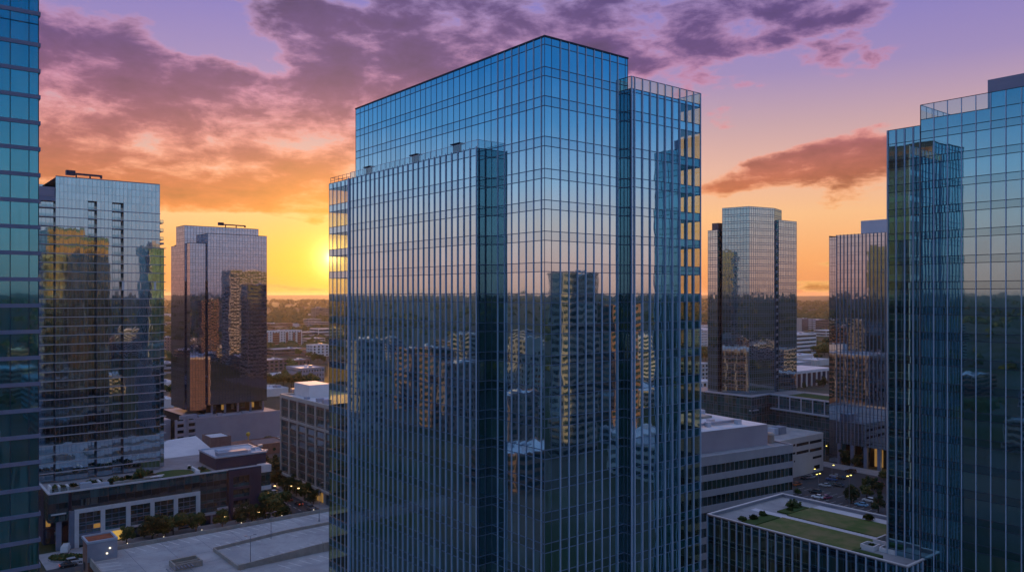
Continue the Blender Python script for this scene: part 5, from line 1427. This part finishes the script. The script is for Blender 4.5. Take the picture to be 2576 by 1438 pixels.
for x, y, h, lab in ((886, 895, 6, 'lit lamp at the corner of the low office building'), (1275, 890, 4.5, 'lit lamp before the beige arcade nearest the tower'), (910, 660, 4, 'lit lamp left of the beige building corner'), (1018, 830, 3.2, 'first lit lamp along the beige arcade'), (1075, 850, 3.2, 'second lit lamp along the beige arcade'), (1140, 870, 3.2, 'third lit lamp along the beige arcade'), (692, 1010, 3.0, 'lit lamp under the trees before the navy portal'), (430, 1060, 3.5, 'lit lamp before the glass link canopy')):
    px, py = z4(x, y)
    if py < 1290: lamp(onz(px, py, 0), h, 1, True, lab, 0, gl, 'lampw')
    else: lamp(gp(ob(px), -7), h, 1, True, lab, 0, gl, 'lampw')
gl = 'small lights on the parking deck parapet'
for i, bb_ in enumerate((10, 19, 29, 40, 52, 62, 72, 80)):
    p = dp(bb_, .0); t = thing('parapet_light', ['leftmost', 'second', 'third', 'fourth', 'fifth', 'sixth', 'seventh', 'rightmost'][i] + ' small light on the back parapet of the parking deck', 'light', (p.x, p.y, ZD + 1.05), gl)
    b = MB(); b.box(p, .16, .16, ZD + 1.05, ZD + 1.15); b.build('bracket', M['pole'], t)
    b = MB(); b.ball((p.x, p.y, ZD + 1.26), .11); b.build('bulb', M['lampc'], t)
p = onz(*t5px(1225, 1040), 0)
t = thing('red_umbrella', 'open red umbrella among the trees by the parking lot', 'umbrella', (p.x, p.y, 0))
b = MB(); b.tube((p.x, p.y, 0), (p.x, p.y, 3.4), .05); b.build('pole', M['pole'], t)
b = MB(); n_ = 10
for i in range(n_):
    a0, a1 = 2*math.pi*i/n_, 2*math.pi*(i+1)/n_; b.face([(p.x + 2.2*math.cos(a0), p.y + 2.2*math.sin(a0), 2.7), (p.x + 2.2*math.cos(a1), p.y + 2.2*math.sin(a1), 2.7), (p.x, p.y, 3.7)])
b.build('canopy', M['red'], t)
# ------------------------------------------------------------------ town blocks
WALL = {'white': M['whitep'], 'cream': M['conc_w'], 'beige': M['beige'], 'grey': M['conc'], 'brick': M['brick'], 'mauve': M['mauve'], 'brown': M['brick2'], 'tan': M['tan'], 'stone': M['stone'], 'slate': M['slate'], 'rust': M['rust']}
ROOF = {'white': M['white'], 'grey': M['roofg']}
def block(name, label, cat, p, La, Lb, z1, wall, roof='white', fl=3.3, d1=A, d2=B, win='grid', group=None, units=2, penthouse=False, wfrac=.55, ww=1.5, gapw=1.6, sides='LR', seed=0):
    """a flat-roofed building with nearest corner p; windows face the two near sides"""
    rnd = random.Random(seed)
    p = Vector(p); t = thing(name, label, cat, (p.x, p.y, 0), group)
    q = rect(p, La, Lb, d1, d2)
    b = MB(); b.prism(q, 0, z1); b.build('wall', WALL[wall], t)
    b = MB(); b.face([P3(x, z1 + .05) for x in q]); b.build('roof', ROOF[roof], t)
    b = MB()
    for i in range(4): b.bar(q[i], q[(i+1) % 4], -.35, .08, z1 - .25, z1 + .7, ext=.08 if i % 2 else -.36)
    b.build('parapet', WALL[wall], t)
    n = max(1, int(z1 / fl)); fl = z1 / n
    E_ = {'L': (q[3], q[0], La), 'R': (q[0], q[1], Lb), 'B': (q[1], q[2], La), 'F': (q[2], q[3], Lb)}
    if win == 'band':
        for k in range(n):
            b = MB(); z0 = k * fl + fl * .32
            for s_ in ('LRBF' if sides == 'all' else sides):
                e0_, e1x, L_ = E_[s_]; b.bar(e0_, e1x, -.1, .05, z0, z0 + fl * wfrac, ext=-.7 if L_ > 6 else -.3)
            b.build('window_band', M['g_dark'], t)
    elif win == 'grid':
        total = 0
        for s_ in ('LRBF' if sides == 'all' else sides):
            e0_, e1x, L_ = E_[s_]
            m_ = max(1, int(L_ / (ww + gapw))); d = (e1x - e0_).normalized(); st_ = L_ / m_
            b = MB(); b.bar((0, 0), d * ww, -.06, .05, 0, fl * wfrac)
            proto = None
            for k in range(n):
                for i in range(m_):
                    if total >= 96: break
                    total += 1
                    loc = e0_ + d * (st_ * (i + .5) - ww / 2)
                    if proto is None:
                        proto = b.build('window', M['g_dark']); o = proto; o.parent = t
                    else:
                        o = bpy.data.objects.new('window', proto.data); COL.objects.link(o); o.parent = t
                    o.location = (loc.x - p.x, loc.y - p.y, k * fl + fl * .28)
    for k in range(units):
        c = p + d1 * rnd.uniform(.15, .75) * La + d2 * rnd.uniform(.15, .75) * Lb
        b = MB(); b.prism(rect(c, rnd.uniform(1.5, 3.2), rnd.uniform(1.5, 4), d1, d2), z1 + .06, z1 + rnd.uniform(1, 2.2)); b.build('rooftop_unit', M['greym'] if k % 2 else M['whitep'], t)
    if penthouse:
        c = p + d1 * .3 * La + d2 * .3 * Lb
        b = MB(); b.prism(rect(c, .4 * La, .4 * Lb, d1, d2), z1 + .06, z1 + 4); b.build('penthouse', WALL[wall], t)
    return t
# --- between the bronze tower and the central tower: fading toward the sun
def zx3(x, y): return (1050 + x / 3.196) / 1.59, (1150 + y / 3.196) / 1.59
def pxblock(x0, x1, ytop, ybase, lab, wall, name='apartment_block', cat='apartment block', dep=18, **kw):
    """front along B between two image columns, its foot at ybase, its top at ytop"""
    a = onz(x0, ybase, 0); Lb = along(a, B, x1); z1 = max(4, H - (ytop - HY) / F * a.y)
    return block(name, lab, cat, a, dep, Lb, z1, wall, **kw)
g = 'hazy buildings toward the sun'
t = pxblock(*[zx3(680, 0)[0], zx3(800, 0)[0]], zx3(0, 262)[1], zx3(0, 424)[1], 'hazy tall grey block far off just left of the central tower', 'tan', 'far_tower', 'tower', 30, group=g, win='band', fl=4, units=0, penthouse=True)
pxblock(zx3(805, 0)[0], zx3(850, 0)[0], zx3(0, 268)[1], zx3(0, 424)[1], 'hazy slimmer block joined beside the far grey tower', 'tan', 'far_tower', 'tower', 30, group=g, win='band', fl=4, units=0)
x0, x1 = zx3(55, 0)[0] - 8, zx3(505, 0)[0]
a = onz(x0, zx3(0, 750)[1], 0); Lb = along(a, B, x1); z1 = H - (zx3(0, 562)[1] - HY) / F * a.y
t = block('white_apartment_block', 'white and rust seven-storey apartment block glowing in haze, right of the bronze tower', 'apartment block', a, 20, Lb, z1, 'white', 'white', 3.3, group=g, ww=1.8, gapw=2.4, units=3, sides='R', wfrac=.5)
for f0, f1 in ((.04, .10), (.23, .40), (.57, .63), (.76, .81), (.88, .97)):
    b = MB(); b.bar(a + B * Lb * f0, a + B * Lb * f1, .02, .5, .5, z1 - 2.5); b.build('rust_balcony_bay', M['rust'], t)
    for k in range(6):
        b = MB(); b.bar(a + B * Lb * f0, a + B * Lb * f1, .52, 1.3, 2.5 + k * 3.4, 2.8 + k * 3.4); b.build('balcony', M['whitep'], t)
pxblock(zx3(145, 0)[0], zx3(560, 0)[0], zx3(0, 795)[1], zx3(0, 880)[1], 'long low pink-brown building with a flat pale roof below the white block', 'brown', 'long_building', 'building', 26, group=g, win='band', fl=3.5)
pxblock(zx3(640, 0)[0], zx3(850, 0)[0], zx3(0, 740)[1], zx3(0, 885)[1], 'pale balconied apartment block beside the central tower in haze', 'white', group=g, ww=2.4, gapw=2.0)
pxblock(zx3(585, 0)[0], zx3(800, 0)[0], zx3(0, 655)[1], zx3(0, 712)[1], 'low pale block behind the balconied one', 'cream', 'pale_block', 'building', 22, group=g, win='band')
pxblock(zx3(30, 0)[0], zx3(325, 0)[0], zx3(0, 935)[1], zx3(0, 1115)[1], 'four-storey brown balcony building behind the largest golden tree', 'brown', 'brown_apartment_block', 'apartment block', 24, group=g, ww=2.6, gapw=1.4)
pxblock(zx3(370, 0)[0], zx3(610, 0)[0], zx3(0, 935)[1], zx3(0, 1010)[1], 'small brown block right of the largest golden tree', 'brick', 'brown_apartment_block', 'apartment block', 22, group=g, ww=2.0)
t = pxblock(zx3(480, 0)[0], zx3(790, 0)[0], zx3(0, 1040)[1], zx3(0, 1215)[1], 'long mauve brick hall with small windows and one white glazed bay', 'mauve', 'brick_hall', 'hall', 30, group=g, ww=1.0, gapw=1.4, wfrac=.4)
pxblock(zx3(60, 0)[0] - 10, zx3(330, 0)[0], zx3(0, 1310)[1], zx3(0, 1400)[1], 'low white-roofed sheds behind the beige building', 'white', 'white_shed', 'shed', 26, group=g, win='none', units=4)
pxblock(zx3(0, 0)[0], zx3(210, 0)[0], zx3(0, 1150)[1], zx3(0, 1200)[1], 'low white flat roof left of the golden trees', 'white', 'white_shed', 'shed', 22, group=g, win='none', units=1)
pxblock(zx3(180, 0)[0], zx3(380, 0)[0], zx3(0, 1135)[1], zx3(0, 1180)[1], 'cream flat roof tucked under the golden trees', 'cream', 'white_shed', 'shed', 22, group=g, win='none', units=1)
pxblock(zx3(200, 0)[0], zx3(470, 0)[0], zx3(0, 470)[1], zx3(0, 510)[1], 'pink long roof far off above the white apartment block', 'cream', 'far_shed', 'shed', 60, group=g, win='none', units=0)
pxblock(zx3(40, 0)[0], zx3(160, 0)[0], zx3(0, 460)[1], zx3(0, 520)[1], 'pink hazy shed beside the bronze tower', 'cream', 'far_shed', 'shed', 60, group=g, win='none', units=0)
pxblock(zx3(480, 0)[0], zx3(680, 0)[0], zx3(0, 345)[1], zx3(0, 365)[1], 'thin pale roof line far off left of the far grey tower', 'white', 'far_shed', 'shed', 80, group=g, win='none', units=0)
# --- slot between the apartment tower and the bronze tower
g = 'small buildings between the two left towers'
pxblock(405, 440, 790, 800, 'far pale roof seen between the two left towers', 'cream', 'far_shed', 'shed', 60, group=g, win='none', units=0)
pxblock(400, 440, 850, 885, 'dark apartment block with lit windows between the two left towers', 'brown', group=g, dep=20)
pxblock(395, 440, 915, 940, 'low grey building between the two left towers', 'grey', 'low_building', 'building', 20, group=g, win='band')
pxblock(385, 440, 965, 985, 'white flat-roofed building between the two left towers', 'white', 'low_building', 'building', 26, group=g, win='none')
pxblock(370, 438, 1010, 1030, 'pale shed roof between the two left towers, above the podium', 'white', 'white_shed', 'shed', 20, group=g, win='none')
# --- right of the central tower
def zx4(x, y): return (3150 + x / 3.595) / 1.59, (1200 + y / 3.595) / 1.59
g = 'hazy buildings right of the central tower'
t = pxblock(zx4(215, 0)[0], zx4(400, 0)[0], zx4(0, 272)[1], zx4(0, 465)[1], 'white balconied apartment block far off in the right-hand gap', 'brown', 'balcony_block', 'apartment block', 24, group=g, fl=3.6)
for k in range(7):
    a = onz(zx4(300, 0)[0], zx4(0, 465)[1], 0)
    b = MB(); b.bar(a, a + B * 10, .02, 1.4, 3.2 + 3.7 * k, 4.6 + 3.7 * k); b.bar(a + B * 15, a + B * 24, .02, 1.4, 3.2 + 3.7 * k, 4.6 + 3.7 * k); b.build('balcony', M['whitep'], t)
pxblock(zx4(140, 0)[0] - 6, zx4(213, 0)[0], zx4(0, 265)[1], zx4(0, 470)[1], 'plain salmon-coloured slab beside the white balconied block', 'beige', 'slab_block', 'building', 24, group=g, win='none')
pxblock(zx4(405, 0)[0], zx4(600, 0)[0], zx4(0, 290)[1], zx4(0, 440)[1], 'brown block right of the white balconied block', 'brown', 'slab_block', 'building', 24, group=g, win='band')
pxblock(zx4(140, 0)[0] - 8, zx4(414, 0)[0], zx4(0, 500)[1], zx4(0, 785)[1], 'white office block with dark ribbon windows behind the faceted tower', 'white', 'ribbon_office_block', 'office building', 26, group=g, win='band', fl=4.4, wfrac=.42)
pxblock(zx4(140, 0)[0] - 10, zx4(410, 0)[0], zx4(0, 810)[1], zx4(0, 880)[1], 'low white building at the foot of the ribbon-windowed office', 'white', 'low_building', 'building', 24, group=g, win='none', units=3)
pxblock(zx4(420, 0)[0], zx4(640, 0)[0], zx4(0, 870)[1], zx4(0, 950)[1], 'low pale building beside the finned tower', 'cream', 'low_building', 'building', 24, group=g, win='none', units=2)
pxblock(zx4(150, 0)[0], zx4(345, 0)[0], zx4(0, 905)[1], zx4(0, 1000)[1], 'grey plant-room block on the white roofs in the right-hand gap', 'grey', 'low_building', 'building', 14, group=g, win='none', units=0)
a = onz(zx4(120, 0)[0], zx4(0, 1262)[1], 0); Lb = along(a, B, zx4(640, 0)[0])
t = thing('colonnade_building', 'white portico building with tall square columns behind the podium roof', 'building', (a.x, a.y, 0), g)
z1 = H - (zx4(0, 1050)[1] - HY) / F * a.y
b = MB(); b.prism(rect(a + A * 3, 26, Lb), 0, z1 - .9); b.build('wall', M['slate'], t)
b = MB(); b.prism(rect(a - B * 1, 30, Lb + 2), z1 - .88, z1 + 1.4); b.build('roof_slab', M['white'], t)
for i in range(8):
    b = MB(); b.prism(rect(a + B * (1 + i * (Lb - 2.5) / 7), .9, 1.1), 0, z1 - .88); b.build('column', M['whitep'], t)
g = 'small buildings in the narrow slot right of the central tower'
pxblock(1755, 1790, 832, 872, 'hazy white apartment block in the narrow slot right of the central tower', 'white', group=g, dep=20)
pxblock(1740, 1790, 918, 960, 'grey flat-roofed building in the narrow slot right of the central tower', 'cream', 'low_building', 'building', 22, group=g, ww=2.5)
pxblock(1735, 1800, 965, 1040, 'white-fronted block lowest in the narrow slot right of the central tower', 'white', 'low_building', 'building', 20, group=g, ww=2.2)

# --- the part of town outside the frame that the glass facades mirror
def off_tower(x, y, La, Lb, z1, wall, lab, **kw):
    return block('side_tower', lab, 'tower', Vector((x, y)), La, Lb, z1, wall, win='band', sides='all', group='towers outside the frame, seen mirrored', fl=3.4, **kw)
off_tower(274, 54, 8, 22, 85, 'tan', 'slim tan tower off to the right, mirrored in the right face of the central tower', penthouse=False)
off_tower(336, 66, 16, 18, 69, 'brick', 'brick tower mirrored beside the slim tan one in the central tower', units=3)
off_tower(268, 140, 26, 44, 101, 'beige', 'broad beige tower off to the right, mirrored gold in the bronze tower', units=4)
off_tower(155, 232, 18, 20, 84, 'tan', 'tan tower off to the right, mirrored in the left block of the bronze tower')
off_tower(-250, 300, 24, 24, 97, 'cream', 'cream tower off to the left, mirrored in the faceted tower')
off_tower(60, -190, 26, 26, 92, 'slate', 'slate tower behind the viewpoint, mirrored in the left-edge tower')
for x_, y_, a_, b_, z_, w_, lab in ((-318, 244, 15, 17, 50, 'tan', 'tan apartment tower off to the left, mirrored at the left of the finned wing'), (-350, 214, 14, 16, 44, 'brick', 'brick apartment tower off to the left, second from the left in the mirror image'), (-330, 190, 13, 22, 38, 'brown', 'brown apartment block off to the left, mirrored in the middle of the finned wing'),
                                    (-410, 240, 18, 26, 40, 'brick', 'brick apartment block off to the left, behind the leftmost tan one in the mirror image'), (-420, 175, 16, 20, 46, 'tan', 'tan apartment tower off to the left, mirrored near the wing corner'), (-260, 150, 16, 18, 30, 'brown', 'brown block off to the left, nearest in the mirror image'), (-520, 230, 22, 30, 44, 'tan', 'broad tan block far off to the left, mirrored below the horizon'), (-560, 150, 20, 26, 48, 'grey', 'grey tower far off to the left, mirrored below the horizon')):
    block('side_apartments', lab, 'apartment block', Vector((x_, y_)), a_, b_, z_, w_, 'white', 3.6, win='grid' if z_ % 4 else 'band', sides='BR', ww=2.2, gapw=1.7, units=3, group='apartment blocks outside the frame', seed=int(z_))
rnd = random.Random(21)
names = list(WALL)
used = set(); placed = []
def ok(x, y, r):
    if abs(math.degrees(math.atan2(x, y))) < 37.5 and y > 0: return False
    if math.hypot(x, y) < 130: return False
    for (a_, b_, r_) in placed + [(206, 58, 26), (275, 165, 45), (155, 232, 28), (-250, 300, 36), (60, -190, 38), (-100, 90, 50), (-110, 200, 90), (70, 120, 40), (150, 330, 90), (-170, 250, 50)]:
        if math.hypot(x - a_, y - b_) < r + r_: return False
    return True
cnt = 0; tries = 0
while cnt < 135 and tries < 14000:
    tries += 1
    side = rnd.random()
    az_ = R(rnd.uniform(-125, -40) if side < .45 else (rnd.uniform(40, 140) if side < .92 else rnd.uniform(140, 235)))
    r = 150 + 950 * rnd.random() ** 1.3
    x, y = r * math.sin(az_), r * math.cos(az_)
    La, Lb = rnd.uniform(16, 42), rnd.uniform(16, 42); rad = .56 * max(La, Lb) + 2
    c = Vector((x, y)) - A * La / 2 - B * Lb / 2
    if not ok(x, y, rad): continue
    n = rnd.choice([2, 3, 3, 4, 4, 5, 6, 7, 9, 12]); w = rnd.choice(['beige', 'grey', 'brick', 'mauve', 'brown', 'tan', 'tan', 'brick']); n = min(n, 4) if r < 330 else n; rf_ = rnd.choice(['white', 'grey']); u = rnd.randint(0, 5)
    where = 'left of the frame' if x < 0 and y > -60 else ('right of the frame' if y > -80 else 'behind the viewpoint')
    dist = 'near' if r < 300 else ('middle-distance' if r < 560 else 'distant')
    num = {2: 'two', 3: 'three', 4: 'four', 5: 'five', 6: 'six', 7: 'seven', 9: 'nine', 12: 'twelve'}[n]
    lab = f"{dist} {w} {num}-storey block with {rf_} roof and {['no', 'one', 'two', 'three', 'four', 'five'][u]} rooftop units, {where}"
    if lab in used: continue
    used.add(lab); placed.append((x, y, rad)); cnt += 1
    block('town_block', lab, 'building', c, La, Lb, n * 3.5, w, rf_, 3.5, win='band', sides='all', units=u, seed=cnt, group='town blocks outside the frame')

rf = random.Random(77)
for i in range(60):
    lo_, hi_, n_ = rf.choice([(672, 826, 0), (672, 826, 0), (672, 826, 0), (2006, 2082, 1), (2006, 2082, 1), (414, 434, 2), (1762, 1781, 3)])
    px, py = rf.uniform(lo_, hi_), HY + 24 + 80 * rf.random() ** 1.6
    p = onz(px, py, 0)
    if p.length > 2250: continue
    t = block('distant_building', ['small pale flat-roofed building among hazy trees right of the bronze tower', 'small pale flat-roofed building among hazy trees in the right-hand gap', 'small pale flat-roofed building in the slot between the two left towers', 'small pale flat-roofed building in the slot right of the central tower'][n_], 'building', p, rf.uniform(18, 45), rf.uniform(20, 60), rf.uniform(5, 13), rf.choice(['white', 'cream', 'beige', 'grey', 'brick']), rf.choice(['white', 'white', 'grey']), 4, win='band' if py > 790 else 'none', units=rf.randint(0, 3), seed=i, group=['distant roofs toward the sun', 'distant roofs in the right-hand gap', 'distant roofs between the left towers', 'distant roofs in the narrow slot'][n_])
# ------------------------------------------------------------------ woods
g = 'single trees among the distant roofs'
for x, y, h, k, lab in ((350, 1130, 19, 'wide', 'largest golden-green tree among the hazy roofs right of the bronze tower'), (430, 1150, 13, 'wide', 'golden tree just right of the largest one'), (560, 1190, 12, 'wide', 'green tree before the mauve brick hall'), (610, 740, 12, 'wide', 'hazy golden tree left of the balconied apartment block'), (310, 865, 9, 'wide', 'small hazy tree before the long low building'), (470, 880, 9, 'wide', 'second hazy tree before the long low building'),
                          (600, 905, 10, 'wide', 'hazy tree below the balconied apartment block'), (700, 960, 11, 'wide_d', 'green tree left of the central tower in haze'), (780, 965, 11, 'wide_d', 'green tree beside the central tower edge in haze'), (100, 1260, 11, 'wide', 'leftmost tree of the green row behind the white sheds'), (180, 1270, 12, 'wide_d', 'second tree of the green row behind the white sheds'), (270, 1265, 12, 'wide', 'third tree of the green row behind the white sheds'),
                          (370, 1270, 12, 'wide_d', 'fourth tree of the green row behind the white sheds'), (460, 1265, 13, 'wide', 'fifth tree of the green row behind the white sheds'), (560, 1268, 12, 'wide_d', 'sixth tree of the green row behind the white sheds'), (640, 1270, 11, 'wide', 'rightmost tree of the green row behind the white sheds'), (140, 830, 9, 'wide', 'hazy tree below the left end of the white apartment block')):
    tree(k, onz(*zx3(x, y), 0), h, lab, g)
g = 'single trees in the right-hand gap'
for x, y, h, k, lab in ((450, 790, 13, 'wide', 'green tree right of the ribbon-windowed office'), (530, 790, 15, 'wide', 'yellow-green tree beside the finned tower'), (575, 690, 15, 'wide_d', 'darker tree behind the yellow-green one'), (450, 1245, 9, 'dark', 'dark tree before the right end of the colonnade'), (520, 1240, 10, 'dark', 'second dark tree before the colonnade, by the finned tower'), (440, 870, 9, 'wide_d', 'brownish tree at the foot of the ribbon office'), (240, 1275, 6, 'dark', 'small dark tree before the colonnade columns')):
    tree(k, onz(*zx4(x, y), 0), h, lab, g)
for px, py, h, k, lab in ((1765, 895, 14, 'wide', 'yellow-green tree in the narrow slot right of the central tower'), (1775, 908, 12, 'wide_d', 'lower green tree in the narrow slot right of the central tower'), (1768, 1050, 10, 'dark', 'dark tree lowest in the narrow slot by the central tower'), (424, 905, 12, 'wide', 'green tree between the two left towers'), (428, 1000, 12, 'wide_d', 'green tree above the podium between the two left towers'), (420, 845, 12, 'wide_d', 'far green tree between the two left towers')):
    tree(k, onz(px, py, 0), h, lab, 'trees seen in the narrow slots')
def woods():
    rnd = random.Random(33); V = []; Fc = []; 
    # unit lump: jittered low sphere
    lumps = []
    for s in range(6):
        bm = bmesh.new(); bmesh.ops.create_icosphere(bm, subdivisions=2, radius=1)
        for v in bm.verts: v.co *= 1 + rnd.uniform(-.28, .22)
        lumps.append(([tuple(v.co) for v in bm.verts], [tuple(v.index for v in f.verts) for f in bm.faces])); bm.free()
    keep = []
    for o in bpy.data.objects:
        if o.parent is None and o.get('category') and o.get('category') not in ('tree', 'shrub', 'street lamp', 'car', 'van', 'light', 'table'): keep.append((o.location.x, o.location.y))
    n = 0
    def blocked(x, y):
        for kx, ky in keep:
            if abs(kx - x) < 60 and abs(ky - y) < 60 and (kx - x) ** 2 + (ky - y) ** 2 < 2600: return True
        return False
    while n < 10500:
        infront = rnd.random() < .5
        a = R(rnd.uniform(-38, 38)) if infront else rnd.uniform(0, 6.283)
        r = rnd.uniform(820, 2500) if rnd.random() < .55 else rnd.uniform(2300, 6500)
        if not infront and rnd.random() < .4 and not -.68 < (a if a < 3.1416 else a - 6.2832) < .68: r = rnd.uniform(180, 900)
        x, y = r * math.sin(a), r * math.cos(a)
        # clumped: leave clearings
        c = math.sin(x * .011 + 1.3) * math.sin(y * .009 + .4) + .5 * math.sin(x * .027 - y * .021)
        if r < 2300 and c < -.05: continue
        if r < 1900 and blocked(x, y): continue
        if r < 820 and any((x - px_) ** 2 + (y - py_) ** 2 < (pr_ + 4) ** 2 for px_, py_, pr_ in placed): continue
        s = rnd.uniform(5, 9.5) * (.7 if r < 820 else 1) * (1 if r < 2300 else 1.7)
        z = hill(r, math.atan2(x, y)); vs, fs = lumps[n % 6]; i0 = len(V); ca, sa = math.cos(n), math.sin(n)
        V += [(x + s * (ca * p[0] - sa * p[1]), y + s * (sa * p[0] + ca * p[1]), z + s * (.35 + .8 * p[2])) for p in vs]
        Fc += [tuple(i + i0 for i in f) for f in fs]; n += 1
    for lo_, hi_, r0, r1, cnt_ in ((850, 1740, 240, 900, 900), (450, 660, 480, 900, 160), (1790, 1995, 490, 900, 160), (2100, 2570, 400, 900, 300)):
        for k in range(cnt_):
            r = rnd.uniform(r0, r1); p = at(rnd.uniform(lo_, hi_), r)
            if blocked(p.x, p.y) or math.sin(p.x * .02 + 1) * math.sin(p.y * .017) < -.1: continue
            s = rnd.uniform(3.5, 6.5); vs, fs = lumps[k % 6]; i0 = len(V); ca, sa = math.cos(k), math.sin(k)
            V += [(p.x + s * (ca * q[0] - sa * q[1]), p.y + s * (sa * q[0] + ca * q[1]), s * (.35 + .8 * q[2])) for q in vs]
            Fc += [tuple(i + i0 for i in f) for f in fs]
    me = bpy.data.meshes.new('far_woods'); me.from_pydata(V, [], Fc); me.materials.append(M['woods'])
    o = bpy.data.objects.new('far_woods', me); COL.objects.link(o)
    tag(o, 'far-off wooded suburb fading into orange haze below the hills', 'woods', kind='stuff')
M['woods'] = solid('far_foliage', (.028, .050, .014), (.065, .075, .022), .9, .12, detail=6)
woods()

# ------------------------------------------------------------------ haze
def haze(density, col, aniso):
    b = MB(); b.box((0, 0), 44000, 44000, -1.0, 126.0); m, nt = newmat('haze_air')
    v = nt.n('ShaderNodeVolumePrincipled'); v.inputs['Color'].default_value = (*col, 1); v.inputs['Density'].default_value = density; v.inputs['Anisotropy'].default_value = aniso
    o_ = nt.n('ShaderNodeOutputMaterial'); nt.t.links.new(v.outputs[0], o_.inputs['Volume'])
    o = b.build('haze', m); o['kind'] = 'stuff'
    m.cycles.homogeneous_volume = True if hasattr(m.cycles, 'homogeneous_volume') else None
    return o
haze(HAZE_D, (.96, .82, .72), .5)
